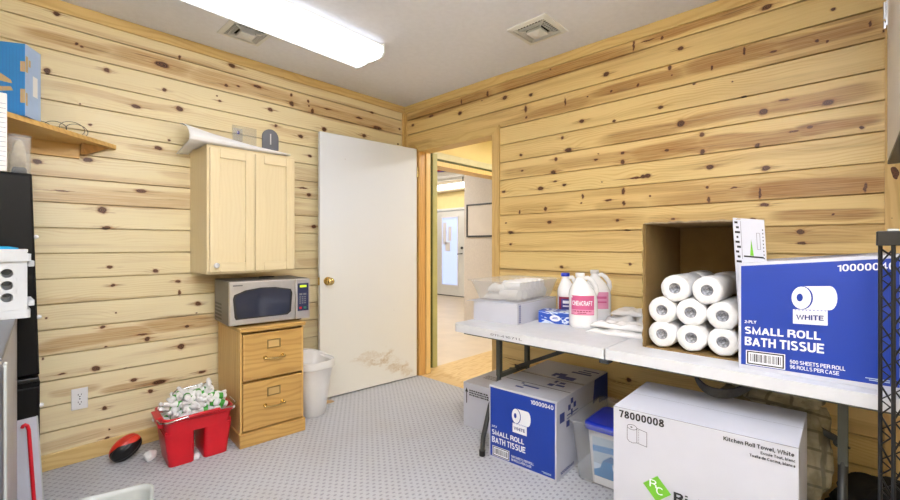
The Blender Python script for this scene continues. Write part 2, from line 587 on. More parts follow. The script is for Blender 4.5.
def pillow(mb, w, d, h, mat, seed=0, nu=20, nv=14, wrinkle=0.25, cz=0.0):
    """soft flat pack, flat side down"""
    def top(u, v):
        x, y = (u - .5), (v - .5)
        e = max(0.0, (1 - (2 * abs(x)) ** 4) * (1 - (2 * abs(y)) ** 4))
        n = mnoise.noise(Vector((x * w * 28 + seed * 7.1, y * d * 28, seed * 3.3)))
        z = h * (e ** 0.45) * (0.85 + wrinkle * n)
        return (x * w, y * d, cz + z)
    def bot(u, v):
        return ((u - .5) * w, (v - .5) * d, cz)
    mb.grid(top, nu, nv, mat); mb.grid(lambda u, v: bot(1 - u, v), nu, nv, mat)
    bmesh.ops.remove_doubles(mb.bm, verts=mb.bm.verts, dist=0.0004)
    return mb

KNOTS_LEFT=[(-2.404,2.388,0.016,0.012),(-2.325,2.259,0.012,0.01),(-2.302,2.249,0.008,0.007),(-1.934,2.268,0.047,0.02),(-1.839,2.343,0.008,0.013),(-2.439,2.078,0.016,0.018),(-2.195,2.154,0.016,0.015),(-1.53,2.384,0.026,0.016),(-1.567,2.24,0.015,0.012),(-1.491,2.257,0.013,0.007),(-1.36,2.288,0.035,0.012),(-1.918,2.116,0.015,0.013),(-1.839,2.02,0.023,0.016),(-1.608,2.127,0.013,0.008),(-1.624,2.156,0.006,0.006),(-1.269,2.147,0.019,0.016),(-1.108,2.23,0.02,0.022),(-1.111,2.293,0.012,0.015),(-0.975,2.28,0.011,0.012),(-0.969,2.245,0.009,0.008),(-0.939,2.213,0.015,0.023),(-0.807,2.259,0.046,0.007),(-0.372,2.327,0.017,0.012),(-0.51,2.254,0.04,0.009),(-0.314,2.206,0.055,0.018),(-0.066,2.248,0.014,0.01),(-0.838,2.09,0.024,0.021),(-0.459,2.112,0.023,0.019),(-1.228,2.039,0.015,0.013),(-1.037,1.999,0.022,0.015),(-0.085,2.105,0.011,0.009),(-2.061,1.982,0.026,0.012),(-2.311,1.938,0.004,0.005),(-2.267,1.833,0.01,0.008),(-1.896,1.815,0.008,0.008),(-1.951,1.756,0.023,0.014),(-2.278,1.638,0.025,0.017),(-2.477,1.6,0.019,0.015),(-2.036,1.49,0.032,0.013),(-2.383,1.458,0.04,0.005),(-2.215,1.367,0.025,0.02),(-2.198,1.269,0.024,0.013),(-2.181,1.047,0.016,0.01),(-1.965,1.017,0.016,0.012),(-1.849,0.947,0.017,0.01),(-2.168,0.943,0.015,0.01),(-1.838,0.876,0.008,0.019),(-1.736,0.797,0.017,0.015),(-1.745,0.739,0.006,0.005),(-2.155,0.787,0.006,0.005),(-2.443,0.791,0.007,0.006),(-2.215,0.714,0.015,0.011),(-1.799,0.662,0.014,0.01),(-2.03,0.644,0.034,0.006),(-2.006,0.614,0.015,0.017),(-2.2,0.6,0.009,0.007),(-1.831,0.54,0.022,0.02),(-2.244,0.488,0.021,0.016),(-2.386,0.489,0.02,0.005),(-2.457,0.583,0.006,0.008),(-2.106,0.463,0.014,0.005),(-1.712,0.355,0.027,0.011),(-2.071,0.385,0.019,0.011),(-1.946,0.344,0.042,0.016),(-1.991,0.3,0.014,0.013),(-2.206,0.258,0.013,0.013),(-2.195,0.087,0.014,0.011),(-2.187,0.134,0.005,0.006),(-2.177,0.052,0.015,0.009),(-0.962,1.861,0.017,0.012),(-1.018,1.608,0.041,0.007),(-0.969,1.561,0.02,0.016),(-0.927,1.316,0.023,0.016)]
KNOTS_RIGHT=[(-0.111,2.273,0.022,0.014),(-0.352,2.308,0.037,0.011),(-0.694,2.262,0.023,0.017),(-0.708,2.351,0.009,0.025),(-0.925,2.31,0.008,0.005),(-0.981,2.35,0.013,0.026),(-1.147,2.282,0.023,0.017),(-1.374,2.248,0.018,0.014),(-1.331,2.155,0.014,0.029),(-1.336,2.094,0.01,0.009),(-1.531,2.385,0.008,0.007),(-2.092,2.366,0.007,0.036),(-2.175,2.372,0.045,0.005),(-2.252,2.361,0.008,0.012),(-1.924,2.243,0.021,0.017),(-2.35,2.27,0.018,0.014),(-2.293,2.177,0.012,0.016),(-2.303,2.132,0.006,0.005),(-2.503,2.12,0.009,0.014),(-2.118,2.125,0.007,0.011),(-1.958,2.13,0.009,0.007),(-1.643,2.134,0.008,0.03),(-2.245,1.965,0.017,0.012),(-2.417,2.054,0.009,0.005),(-1.802,2.133,0.007,0.006),(-2.74,2.352,0.024,0.016),(-2.985,2.248,0.01,0.009),(-2.647,2.163,0.006,0.025),(-2.767,2.124,0.019,0.006),(-2.929,2.122,0.01,0.009),(-2.964,2.108,0.007,0.007),(-3.105,2.138,0.006,0.015),(-3.147,2.093,0.004,0.006),(-2.593,2.019,0.005,0.005),(-2.645,1.933,0.013,0.005),(-1.761,1.981,0.02,0.015),(-1.975,1.94,0.011,0.01),(-1.621,1.896,0.013,0.012),(-1.666,1.808,0.032,0.016),(-1.289,1.829,0.017,0.011),(-1.301,1.713,0.013,0.008),(-1.573,1.759,0.015,0.015),(-1.554,1.674,0.022,0.016),(-1.857,1.717,0.017,0.009),(-1.874,1.752,0.006,0.006),(-2.027,1.734,0.014,0.011),(-2.027,1.679,0.016,0.018),(-1.455,1.571,0.027,0.017),(-1.636,1.577,0.017,0.009),(-1.569,1.609,0.017,0.007),(-1.896,1.57,0.006,0.005),(-2.149,1.578,0.017,0.014),(-2.107,1.573,0.046,0.007),(-1.135,1.575,0.021,0.011),(-2.031,1.5,0.011,0.023),(-2.034,1.427,0.011,0.017),(-1.938,1.452,0.026,0.007),(-1.767,1.49,0.009,0.019),(-1.758,1.447,0.007,0.006),(-1.279,1.415,0.009,0.016),(-1.493,1.425,0.012,0.018),(-1.524,1.331,0.021,0.013),(-1.157,1.339,0.009,0.007),(-1.196,1.267,0.027,0.013),(-1.996,1.325,0.014,0.01),(-2.049,1.262,0.024,0.006),(-1.2,1.18,0.013,0.01),(-1.617,1.024,0.018,0.012),(-2.072,1.058,0.013,0.01),(-2.351,1.851,0.025,0.021),(-2.727,1.836,0.023,0.019),(-2.455,1.77,0.014,0.015),(-2.278,1.712,0.015,0.01),(-2.459,1.679,0.014,0.016),(-2.701,1.672,0.012,0.012),(-2.171,1.578,0.024,0.015),(-2.492,1.589,0.024,0.014),(-2.736,1.554,0.02,0.015),(-2.967,1.826,0.024,0.017),(-2.809,1.876,0.03,0.006),(-2.902,1.724,0.014,0.008),(-2.844,1.716,0.022,0.007),(-3.08,1.691,0.01,0.01),(-3.091,1.424,0.007,0.025),(-2.712,1.432,0.007,0.033),(-2.73,1.371,0.024,0.011),(-2.682,1.302,0.017,0.008),(-2.487,1.415,0.01,0.02),(-2.479,1.481,0.009,0.009),(-2.187,1.459,0.008,0.007),(-2.869,1.234,0.018,0.016),(-2.875,1.181,0.022,0.008),(-2.311,1.319,0.013,0.008),(-2.984,1.311,0.004,0.004),(-2.602,1.468,0.017,0.004),(-2.063,0.357,0.018,0.015),(-1.247,0.291,0.017,0.009)]
BANDS_LEFT=[(-2.343,2.259,0.18,0.037,1),(-1.976,2.268,0.281,0.048,1),(-1.411,2.266,0.414,0.055,0.9),(-0.59,2.232,0.595,0.057,0.9),(-2.136,2.01,0.366,0.028,0.6),(-1.931,1.741,0.23,0.024,0.6),(-2.115,1.426,0.436,0.04,0.8),(-2.322,0.649,0.157,0.038,1),(-2.131,0.663,0.155,0.045,1),(-1.817,0.684,0.251,0.056,1),(-2.053,0.357,0.194,0.02,1),(-2.345,0.384,0.133,0.026,0.7),(-2.322,0.126,0.157,0.032,0.6),(-2.058,0.124,0.188,0.029,0.6),(-0.975,1.663,0.111,0.046,0.5),(-1.856,1.597,0.096,0.031,0.5),(-1.03,2.026,0.272,0.022,0.5),(-1.736,0.946,0.113,0.025,0.7),(-0.967,1.042,0.102,0.039,0.6)]
BANDS_RIGHT=[(-0.551,2.347,0.615,0.05,1),(-1.567,2.352,0.63,0.047,1),(-2.451,2.385,0.424,0.038,1),(-1.583,2.104,0.338,0.04,0.9),(-2.107,2.134,0.324,0.042,1),(-2.588,2.143,0.27,0.047,1),(-2.95,2.139,0.222,0.041,1),(-2.141,1.832,0.287,0.042,0.8),(-2.543,1.847,0.278,0.042,0.9),(-2.93,1.852,0.244,0.042,0.9),(-1.376,1.704,0.256,0.035,0.6),(-1.829,1.719,0.337,0.038,0.7),(-2.275,1.715,0.296,0.051,1),(-2.657,1.707,0.236,0.041,1),(-2.97,1.716,0.199,0.036,1.2),(-2.007,1.414,0.137,0.031,0.5),(-1.413,1.438,0.297,0.035,0.4),(-2.421,1.434,0.326,0.048,0.8),(-2.877,1.442,0.304,0.052,1.2),(-2.97,1.308,0.199,0.032,1),(-2.421,1.313,0.326,0.033,0.5),(-1.676,1.325,0.541,0.046,0.6),(-2.95,1.205,0.222,0.032,0.6),(-0.17,2.082,0.188,0.046,0.6)]

# ------------------------------------------------------------------ palette
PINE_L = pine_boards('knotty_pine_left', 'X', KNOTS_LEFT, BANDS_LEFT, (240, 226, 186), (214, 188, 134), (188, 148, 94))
PINE_R = pine_boards('knotty_pine_right_warm_cast', 'Y', KNOTS_RIGHT, BANDS_RIGHT, (236, 208, 144), (202, 160, 86), (164, 114, 54))  # same pine as the left wall; a warmer light cast is put into its colours
PINE_B = pine_boards('knotty_pine_rear', 'X', KNOTS_LEFT[5:30:3], BANDS_LEFT[:4], (238, 220, 178), (214, 184, 128), (198, 164, 108))
PINE_S = pine_boards('knotty_pine_side', 'Y', KNOTS_RIGHT[5:30:3], BANDS_RIGHT[:4], (238, 220, 178), (214, 184, 128), (198, 164, 108))
TRIM_X = wood('pine_trim_x', (228, 200, 136), (198, 158, 92), 'X', knots=0.5)
TRIM_Y = wood('pine_trim_y', (228, 200, 134), (198, 156, 88), 'Y', knots=0.5)
TRIM_Z = wood('pine_trim_z', (226, 194, 130), (196, 152, 86), 'Z', knots=0.4)
JAMB_A = wood('jamb_orange_pine', (222, 178, 108), (184, 128, 62), 'Z')
JAMB_B = wood('jamb_pale_pine', (236, 204, 140), (212, 172, 100), 'Z')
OAK_Z = wood('golden_oak_side', (226, 190, 122), (194, 146, 76), 'Z', rough=0.35)
OAK_X = wood('golden_oak_front', (208, 168, 98), (164, 118, 56), 'X', rough=0.35)
MAPLE = wood('maple_z', (234, 218, 180), (218, 196, 150), 'Z', rough=0.35, contrast=0.4)
MAPLE_X = wood('maple_x', (234, 218, 180), (218, 196, 150), 'X', rough=0.35, contrast=0.4)
SHELFWOOD = wood('honey_shelf', (228, 188, 116), (196, 148, 76), 'X')
WHITEPAINT = plain('white_paint', (226, 226, 222), 0.35, var=0.015, vscale=3)
CEILMAT = plain('ceiling_paint', (236, 238, 246), 0.85, var=0.02, vscale=30, bump=0.25, bscale=90)
PLASTER = plain('textured_plaster', (206, 198, 190), 0.8, var=0.04, vscale=30, bump=0.5, bscale=40)
YELLOWWALL = plain('yellow_wall', (232, 212, 150), 0.7, var=0.02)
HALLCEIL = plain('hall_ceiling', (206, 202, 196), 0.85, var=0.02)
SAGE = plain('sage_green_paint', (176, 176, 122), 0.5, var=0.05)
SAGEPALE = plain('pale_sage_paint', (206, 202, 166), 0.5, var=0.05)
OLIVE = plain('olive_rubber', (84, 88, 46), 0.6)
WHITEPL = plain('white_plastic', (236, 236, 238), 0.35, var=0.02)
WHITEGLOSS = plain('white_glossy', (240, 240, 242), 0.2, var=0.01)
OFFWHITE = plain('offwhite_plastic', (198, 202, 208), 0.4, var=0.02)
TABLEWHITE = plain('table_plastic', (210, 212, 218), 0.5, var=0.03, vscale=14, bump=0.15, bscale=160)
WHITECARD = plain('white_cardboard', (196, 198, 210), 0.6, var=0.02, vscale=5)
KRAFT = plain('brown_cardboard', (132, 106, 62), 0.8, var=0.06, vscale=10)
KRAFTEDGE = plain('torn_cardboard', (176, 158, 130), 0.9, var=0.15, vscale=60)
BLUEINK = plain('blue_print', (18, 58, 160), 0.45, var=0.03, vscale=4)
BLUEINK2 = plain('blue_print_pale', (52, 84, 188), 0.45, var=0.02)
NAVY = plain('navy_print', (40, 56, 130), 0.5, var=0.0)
BLACKINK = plain('black_print', (28, 28, 32), 0.5, var=0.0)
GREYINK = plain('grey_print', (120, 122, 130), 0.5, var=0.0)
WHITEINK = plain('white_print', (236, 238, 246), 0.5, var=0.0)
GREENINK = plain('green_print', (112, 186, 46), 0.5, var=0.03)
BLACKPL = plain('black_plastic', (20, 20, 22), 0.4, var=0.1)
BLACKGLOSS = plain('black_cabinet', (12, 12, 14), 0.5, var=0.05, spec=0.2)
DARKMETAL = plain('dark_grey_metal', (74, 76, 78), 0.45, metal=0.5, var=0.05)
LEGMETAL = plain('leg_grey_green', (88, 92, 86), 0.4, metal=0.3, var=0.05)
RACKMETAL = plain('black_rack_metal', (44, 45, 48), 0.35, metal=0.5, var=0.05)
STEEL = plain('brushed_steel', (212, 210, 211), 0.32, metal=0.75, var=0.05, vscale=20)
STEELDARK = plain('dark_steel', (120, 122, 128), 0.38, metal=0.7, var=0.05)
CHROME = plain('chrome', (210, 210, 212), 0.15, metal=1.0, var=0.0)
BRASS = plain('brass', (214, 190, 130), 0.2, metal=1.0, var=0.05)
RED = plain('red_plastic', (206, 22, 38), 0.3, var=0.06)
BALLRED = plain('ball_red', (222, 56, 40), 0.3, var=0.05)
BLUEPL = plain('blue_plastic', (22, 50, 190), 0.3, var=0.04)
GREENPL = plain('green_leaf_plastic', (70, 168, 60), 0.4, var=0.15, vscale=40)
GREYPL = plain('grey_plastic', (186, 190, 188), 0.45, var=0.03)
GREYARCH = plain('grey_arch_plastic', (118, 122, 134), 0.6, var=0.04)
PAPER = plain('white_paper', (238, 238, 240), 0.7, var=0.01)
PINK = plain('pink_label', (208, 92, 142), 0.45, var=0.04)
PINKPALE = plain('pink_label_pale', (226, 150, 184), 0.45, var=0.03)
MAROON = plain('maroon_label', (150, 40, 70), 0.45, var=0.05)
PURPLE = plain('violet_label', (66, 62, 140), 0.45, var=0.05)
SKYBLUE = plain('sky_blue', (96, 160, 220), 0.45, var=0.08)
WAVEBLUE = plain('wave_blue', (74, 140, 196), 0.45, var=0.1)
PALEBLUE = plain('pale_blue', (196, 216, 232), 0.45, var=0.03)
BOXBLUE = plain('parcel_blue', (52, 140, 214), 0.55, var=0.04)
BOXPALE = plain('parcel_pale_blue', (170, 196, 232), 0.55, var=0.05)
TAN = plain('tan_tape', (196, 170, 126), 0.55, var=0.05)
VINYL = plain('pale_vinyl_floor', (222, 206, 186), 0.4, var=0.05, vscale=3)
STRAPMAT = plain('grey_webbing', (84, 86, 94), 0.8, var=0.1, vscale=80, bump=0.3, bscale=300)
DUCTSHADE = plain('duct_shade', (44, 40, 32), 0.8)  # shade inside the vents, put into the colour
LEDGREEN = emitter('display_green', (170, 200, 40), 0.8)


def tube_lens(name, rgb, low, high):
    """diffuser over two tubes: brightest below each tube"""
    m = NT(name)
    y = m.sep(m.objco())[1]
    d = m.math('ABSOLUTE', m.math('SUBTRACT', m.math('ABSOLUTE', y), 0.070))
    m.color(lin(*rgb)); m.put(m.bsdf.inputs['Emission Color'], lin(*rgb))
    m.put(m.bsdf.inputs['Emission Strength'], m.smooth(d, 0.022, 0.068, high, low))
    m.set(rough=.4)
    return m.mat


LENS = tube_lens('fluorescent_lens', (246, 249, 255), 0.80, 4.6)
FILLLENS = emitter('fill_fluorescent_lens', (246, 249, 255), 19.5)  # for the added fill lamps behind the camera
HALLLENS = emitter('hall_lens', (255, 252, 246), 26.0)
FARLENS = emitter('far_lens', (255, 252, 246), 60.0)
HANGLENS = emitter('hanging_lens', (255, 252, 246), 6.0)
DAYGLASS = emitter('daylit_glass', (186, 204, 246), 0.75)


def clear(name, rgb, alpha, rough=0.15):
    """thin see-through plastic"""
    m = NT(name)
    m.color(lin(*rgb)); m.set(rough=rough, alpha=alpha, spec=0.6)
    return m.mat


CLEAR = clear('clear_plastic', (232, 236, 238), 0.20)
FROST = clear('frosted_plastic', (232, 236, 242), 0.20, 0.35)
TRAYCLEAR = clear('milky_tray_plastic', (240, 240, 240), 0.26, 0.25)
BAGCLEAR = clear('thin_bag_film', (244, 244, 246), 0.72, 0.3)


def carpet():
    m = NT('grey_loop_carpet')
    s = m.sep(m.objco())
    x, y = s[0], s[1]
    co = m.comb(x, y, 0)
    w = m.noise(co, 26.0, 2.0, 0.5)
    w2 = m.noise(co, 3.0, 3.0, 0.5)
    yy = m.math('ADD', y, m.math('MULTIPLY', m.math('SUBTRACT', w, 0.5), 0.010))
    row = m.math('DIVIDE', yy, 0.026)
    ri = m.math('FLOOR', row)
    par = m.math('MULTIPLY', m.math('MODULO', m.math('ABSOLUTE', ri), 2.0), 0.5)
    xx = m.math('ADD', m.math('DIVIDE', m.math('ADD', x, m.math('MULTIPLY', m.math('SUBTRACT', w, 0.5), 0.012)), 0.037), par)
    fx = m.math('SUBTRACT', m.math('FRACT', xx), 0.5)
    fy = m.math('SUBTRACT', m.math('FRACT', row), 0.5)
    d = m.vmath('LENGTH', m.comb(m.math('MULTIPLY', fx, 1.9), m.math('MULTIPLY', fy, 2.0), 0))
    dot = m.smooth(d, 0.28, 0.62, 1.0, 0.0)
    pile = m.noise(co, 330.0, 2.0, 0.7)
    rib = m.smooth(m.math('ABSOLUTE', fy), 0.30, 0.5, 0.0, 1.0)
    c = m.mix(m.smooth(pile, 0.25, 0.75), lin(176, 178, 186), lin(216, 216, 220))
    c = m.mix(m.math('MULTIPLY', rib, 0.25), c, lin(180, 180, 188))
    c = m.mix(m.math('MULTIPLY', dot, 0.48), c, lin(110, 112, 124))
    c = m.mix(m.math('MULTIPLY', m.smooth(w2, 0.45, 0.8), 0.18), c, lin(170, 160, 150))
    m.color(c); m.set(rough=0.95, spec=0.1)
    m.bump(m.math('SUBTRACT', pile, m.math('MULTIPLY', dot, 0.8)), 0.5, 0.006)
    return m.mat


def plywood_floor():
    m = NT('plywood_floor')
    s = m.sep(m.objco())
    x, y = s[0], s[1]
    n = m.noise(m.comb(m.math('MULTIPLY', x, 1.2), m.math('MULTIPLY', y, 9.0), 0), 1.0, 3.0, 0.5)
    ring = m.smooth(m.math('SINE', m.math('MULTIPLY', n, 60.0)), 0.0, 1.0)
    fine = m.noise(m.comb(m.math('MULTIPLY', x, 6.0), m.math('MULTIPLY', y, 120.0), 0), 1.0, 3.0, 0.6)
    c = m.mix(m.math('MULTIPLY_ADD', ring, 0.35, m.math('MULTIPLY', fine, 0.5), clamp=True), lin(236, 210, 158), lin(196, 156, 96))
    m.color(c); m.set(rough=0.55)
    return m.mat


def scuffed_door():
    m = NT('scuffed_white_door')
    s = m.sep(m.objco())
    x, z = s[0], s[2]
    w = m.noise(m.comb(m.math('MULTIPLY', x, 9.0), m.math('MULTIPLY', z, 16.0), 0), 1.0, 4.0, 0.65)
    w0 = m.math('SUBTRACT', w, 0.5)
    f = None
    for (cx, cz, ra, rb, st) in ((0.36, 0.20, 0.17, 0.030, 1.0), (0.29, 0.25, 0.05, 0.055, .9), (0.13, 0.11, 0.05, 0.060, 1.0), (0.22, 0.13, 0.12, 0.035, .8),
                                 (0.52, 0.25, 0.14, 0.030, .55), (0.44, 0.28, 0.12, 0.025, .5), (0.10, 0.06, 0.06, 0.045, .7)):
        p = m.comb(m.math('MULTIPLY_ADD', w0, 0.35, x), m.math('MULTIPLY_ADD', w0, 0.22, z), 0)
        d = m.vmath('LENGTH', m.vmath('MULTIPLY_ADD', p, (1 / ra, 1 / rb, 0), (-cx / ra, -cz / rb, 0)))
        g = m.smooth(d, 0.2, 1.25, st, 0.0)
        f = g if f is None else m.math('MAXIMUM', f, g)
    grain = m.noise(m.comb(m.math('MULTIPLY', x, 60.0), m.math('MULTIPLY', z, 60.0), 0), 1.0, 3.0, 0.7)
    f = m.math('MULTIPLY', f, m.math('MULTIPLY_ADD', m.smooth(grain, 0.3, 0.7), 0.5, 0.35))
    base = m.mix(m.smooth(z, 0.2, 1.8), lin(232, 230, 222), lin(228, 234, 244))
    c = m.mix(f, base, lin(186, 158, 112))
    spot = m.noise(m.comb(m.math('MULTIPLY', x, 22.0), m.math('MULTIPLY', z, 22.0), 3.0), 1.0, 2.0, 0.5)
    c = m.mix(m.math('MULTIPLY', m.smooth(spot, 0.76, 0.80), 0.5), c, lin(150, 130, 110))
    m.color(c); m.set(rough=0.38)
    return m.mat


CARPET = carpet(); PLY = plywood_floor(); DOORPAINT = scuffed_door()

# ------------------------------------------------------------------ the setting
XW, YR = -3.35, -3.75        # far left side wall, wall behind the camera


def board_profile(z0, z1):
    """(depth, z) outline of the boards' face with V-grooves at the joints"""
    pts = [(0.0, z0)]
    n = math.ceil((z0 - Z0) / PITCH)
    while Z0 + n * PITCH < z1:
        z = Z0 + n * PITCH
        if z - 0.004 > z0 and z + 0.004 < z1:
            pts += [(0.0, z - 0.0038), (0.020, z - 0.0028), (0.020, z + 0.0028), (0.0, z + 0.0038)]
        n += 1
    pts.append((0.0, z1))
    return pts


def board_wall(name, segs, axis, at, into, mat, thick=0.1, back=None):
    """segs = (s0, s1, z0, z1); into = direction pointing out of the room"""
    mb = MB()
    for s0, s1, z0, z1 in segs:
        pr = board_profile(z0, z1)
        pr = pr + [(thick, z1), (thick, z0)]
        ring = lambda s: [((s, at + d * into, z) if axis == 'X' else (at + d * into, s, z)) for d, z in pr]
        mb.loft([ring(s0), ring(s1)], mat, smooth=False)
    return struct(mb.build(name))


DY0, DY1, DZ = -0.215, -1.035, 2.03      # doorway in the right-hand wall
board_wall('wall_left', [(XW, 0.0, 0, H)], 'X', 0.0, 1, PINE_L)
board_wall('wall_right', [(YR, DY1 - 0.02, 0, H), (DY1 - 0.02, DY0 + 0.02, DZ + 0.0, H), (DY0 + 0.02, 0.0, 0, H)], 'Y', 0.0, 1, PINE_R)
board_wall('wall_rear', [(XW, 0.0, 0, H)], 'X', YR, -1, PINE_B)
board_wall('wall_side', [(YR, 0.0, 0, H)], 'Y', XW, -1, PINE_S)
struct(MB().box(XW - .1, 0.0, YR - .1, 0.1, -0.06, 0, CARPET).build('floor'))
struct(MB().box(XW - .1, 0.1, YR - .1, 0.1, H, H + .08, CEILMAT).build('ceiling'))
struct(MB().box(0.0, 2.45, -2.6, -0.105, -0.06, -0.002, PLY).build('floor_hall'))
struct(MB().box(0.1, 4.75, -0.105, 5.6, -0.06, -0.002, VINYL).build('floor_far'))

# crown, corner and base trim
struct(MB().box(XW, 0.0, -0.016, 0.0, H - 0.062, H, TRIM_X).build('trim_1', bevel=.003))
struct(MB().box(-0.016, 0.0, YR, -0.016, H - 0.066, H, TRIM_Y).build('trim_2', bevel=.003))
struct(MB().box(-0.034, 0.0, -0.016, 0.0, 0.0, H - 0.062, TRIM_Z).box(-0.016, 0, -0.034, -0.016, 0, H - 0.066, TRIM_Z).build('trim_3', bevel=.003))
struct(MB().box(XW, -0.034, -0.016, 0.0, 0.0, 0.085, TRIM_X).build('baseboard_left', bevel=.005))
struct(MB().box(-0.016, 0.0, YR, DY1 - .068, 0.0, 0.085, TRIM_Y).build('baseboard_right', bevel=.005))
# door casing on the room side: two legs and a head, mitred
c0, c1 = DY1, DY1 - 0.066
mb = MB().hexa([(-.016, c1, 0), (-.016, c0, 0), (0, c0, 0), (0, c1, 0), (-.016, c1, DZ + .052), (-.016, c0, DZ - .014), (0, c0, DZ - .014), (0, c1, DZ + .052)], TRIM_Z)
struct(mb.build('trim_4', bevel=.003))
mb = MB().hexa([(-.016, c0, DZ - .014), (-.016, DY0, DZ - .014), (0, DY0, DZ - .014), (0, c0, DZ - .014),
                (-.016, c1, DZ + .052), (-.016, DY0 + .066, DZ + .052), (0, DY0 + .066, DZ + .052), (0, c1, DZ + .052)], TRIM_Y)
struct(mb.build('trim_5', bevel=.003))
mb = MB().hexa([(-.016, DY0, 0), (-.016, DY0 + .066, 0), (0, DY0 + .066, 0), (0, DY0, 0),
                (-.016, DY0, DZ - .014), (-.016, DY0 + .066, DZ + .052), (0, DY0 + .066, DZ + .052), (0, DY0, DZ - .014)], JAMB_A)
struct(mb.build('trim_6', bevel=.003))
# jambs lining the opening
mb = MB().box(0.0, .062, DY0, DY0 + .02, 0, DZ, JAMB_A).box(.062, .115, DY0 - .012, DY0 + .02, 0, DZ, JAMB_B)
mb.box(0.0, .115, DY1 - .02, DY1, 0, DZ, TRIM_Z).box(0, .115, DY1, DY0, DZ - .014, DZ + .006, TRIM_Y)
struct(mb.build('trim_7', bevel=.002))
# broad upright trim further along the right-hand wall
mb = MB().box(-.02, 0.0, -3.235, -3.15, 0.085, H - .066, TRIM_Z)
kn = [(0.012 * math.cos(t) * (1 + .2 * math.sin(3 * t)), 0.026 * math.sin(t)) for t in [2 * PI * i / 16 for i in range(16)]]
mb.add([(-.0204, -3.180 - a, 1.475 + b - a * .8) for a, b in kn], [tuple(range(16))], plain('knot_brown', (104, 62, 36), .5, var=.4, vscale=120))
struct(mb.build('trim_8'))

# ---- the passage and the far room seen through the doorway
HX = 2.335
mb = MB()
mb.box(.10, .30, -.105, .045, 0, H, YELLOWWALL).box(.30, 1.75, -.105, .045, 2.055, H, YELLOWWALL).box(1.75, 2.45, -.105, .045, 0, H, YELLOWWALL)
struct(mb.build('wall_hall'))
struct(MB().box(.1, .12, -2.6, DY1 - .02, 0, H, YELLOWWALL).box(.1, .12, DY1 - .02, DY0 + .02, DZ + .006, H, YELLOWWALL).box(.1, .12, DY0 + .02, -.105, 0, H, YELLOWWALL).build('wall_hall_near'))
struct(MB().box(.1, 2.45, -2.7, -2.6, 0, H, YELLOWWALL).build('wall_hall_end'))
struct(MB().box(2.45, 2.55, -2.7, -.105, 0, H, YELLOWWALL).build('wall_hall_side'))
struct(MB().box(.1, 2.55, -2.7, .045, H, H + .08, HALLCEIL).build('ceiling_hall'))
# sage frame of the second opening
mb = MB().box(.245, .305, -.125, .05, 0, 2.055, SAGE).box(.232, .247, -.118, -.10, 0, 2.07, OLIVE)
mb.box(.245, 1.80, -.120, .05, 2.012, 2.075, SAGEPALE).box(.305, 1.75, -.112, .05, 1.990, 2.012, OLIVE)
mb.box(.305, 1.75, -.118, .05, 1.945, 1.990, JAMB_B).box(1.75, 1.81, -.125, .05, 0, 2.055, SAGE)
struct(mb.build('trim_9', bevel=.002))
FZ = 2.64
struct(MB().box(HX, HX + .12, .045, 1.318, 0, FZ, PLASTER).build('wall_partition'))
mb = MB().box(4.66, 4.76, -.1, 3.20, 0, FZ, YELLOWWALL).box(4.66, 4.76, 4.42, 5.6, 0, FZ, YELLOWWALL).box(4.66, 4.76, 3.20, 4.42, 2.04, FZ, YELLOWWALL)
struct(mb.build('wall_far'))
struct(MB().box(-.6, 4.76, 5.6, 5.7, 0, FZ, PLASTER).build('wall_far_side'))
struct(MB().box(-.7, -.6, .12, 5.6, 0, FZ, PLASTER).build('wall_far_near'))
struct(MB().box(-.7, 4.76, .045, 5.7, FZ, FZ + .08, HALLCEIL).build('ceiling_far'))
struct(MB().box(-.7, .10, .105, 5.6, -.06, -.002, VINYL).build('floor_far_side'))
struct(MB().box(2.46, 4.66, -.2, -.105, 0, FZ, PLASTER).build('wall_far_end'))
struct(MB().box(4.42, 4.66, 2.6, 5.6, 2.42, FZ, plain('soffit_tan', (214, 200, 176), .7)).build('trim_10'))
# glazed door of the far room
mb = MB()
mb.box(4.60, 4.66, 3.20, 3.30, 0, 2.04, WHITEPAINT).box(4.60, 4.66, 4.32, 4.42, 0, 2.04, WHITEPAINT).box(4.60, 4.66, 3.30, 4.32, 1.99, 2.04, WHITEPAINT)
mb.box(4.625, 4.66, 3.30, 3.52, 0.02, 1.98, WHITEPAINT).box(4.625, 4.66, 4.05, 4.31, 0.02, 1.98, WHITEPAINT)
mb.box(4.625, 4.66, 3.52, 4.05, 0.02, .26, WHITEPAINT).box(4.625, 4.66, 3.52, 4.05, 1.83, 1.98, WHITEPAINT)
d2 = struct(mb.build('door_2', bevel=.004))
MB().box(4.640, 4.655, 3.51, 4.06, .25, 1.84, DAYGLASS).build('pane', d2)
mb = MB()
for a, b in ((3.51, 3.54), (4.03, 4.06)):
    mb.box(4.612, 4.63, a, b, .24, 1.85, WHITEPL)
mb.box(4.612, 4.63, 3.54, 4.03, .24, .27, WHITEPL).box(4.612, 4.63, 3.54, 4.03, 1.82, 1.85, WHITEPL)
mb.build('glazing_bead', d2)
MB().cyl((4.625, 3.40, .99), (4.57, 3.40, .99), .012, DARKMETAL).cyl((4.575, 3.40, .99), (4.575, 3.50, .98), .010, DARKMETAL).cyl((4.625, 3.40, 1.12), (4.60, 3.40, 1.12), .03, DARKMETAL).build('door_handle', d2)
for i, (ya, yb, za, zb, lb) in enumerate(((3.90, 4.02, 1.20, 1.72, 'long white paper sheet taped high on the glass of the far door, left side'),
                                          (3.74, 3.85, 1.28, 1.62, 'narrow paper sheet taped in the middle of the far door glass'),
                                          (3.78, 3.95, 1.04, 1.26, 'lower white paper sheet taped to the far door glass below the others'))):
    tag(MB().box(4.634, 4.639, ya, yb, za, zb, PAPER).build('paper_sheet'), lb, 'paper')
struct(MB().box(4.648, 4.66, 3.25, 4.4, 0, .02, DARKMETAL).build('trim_11'))

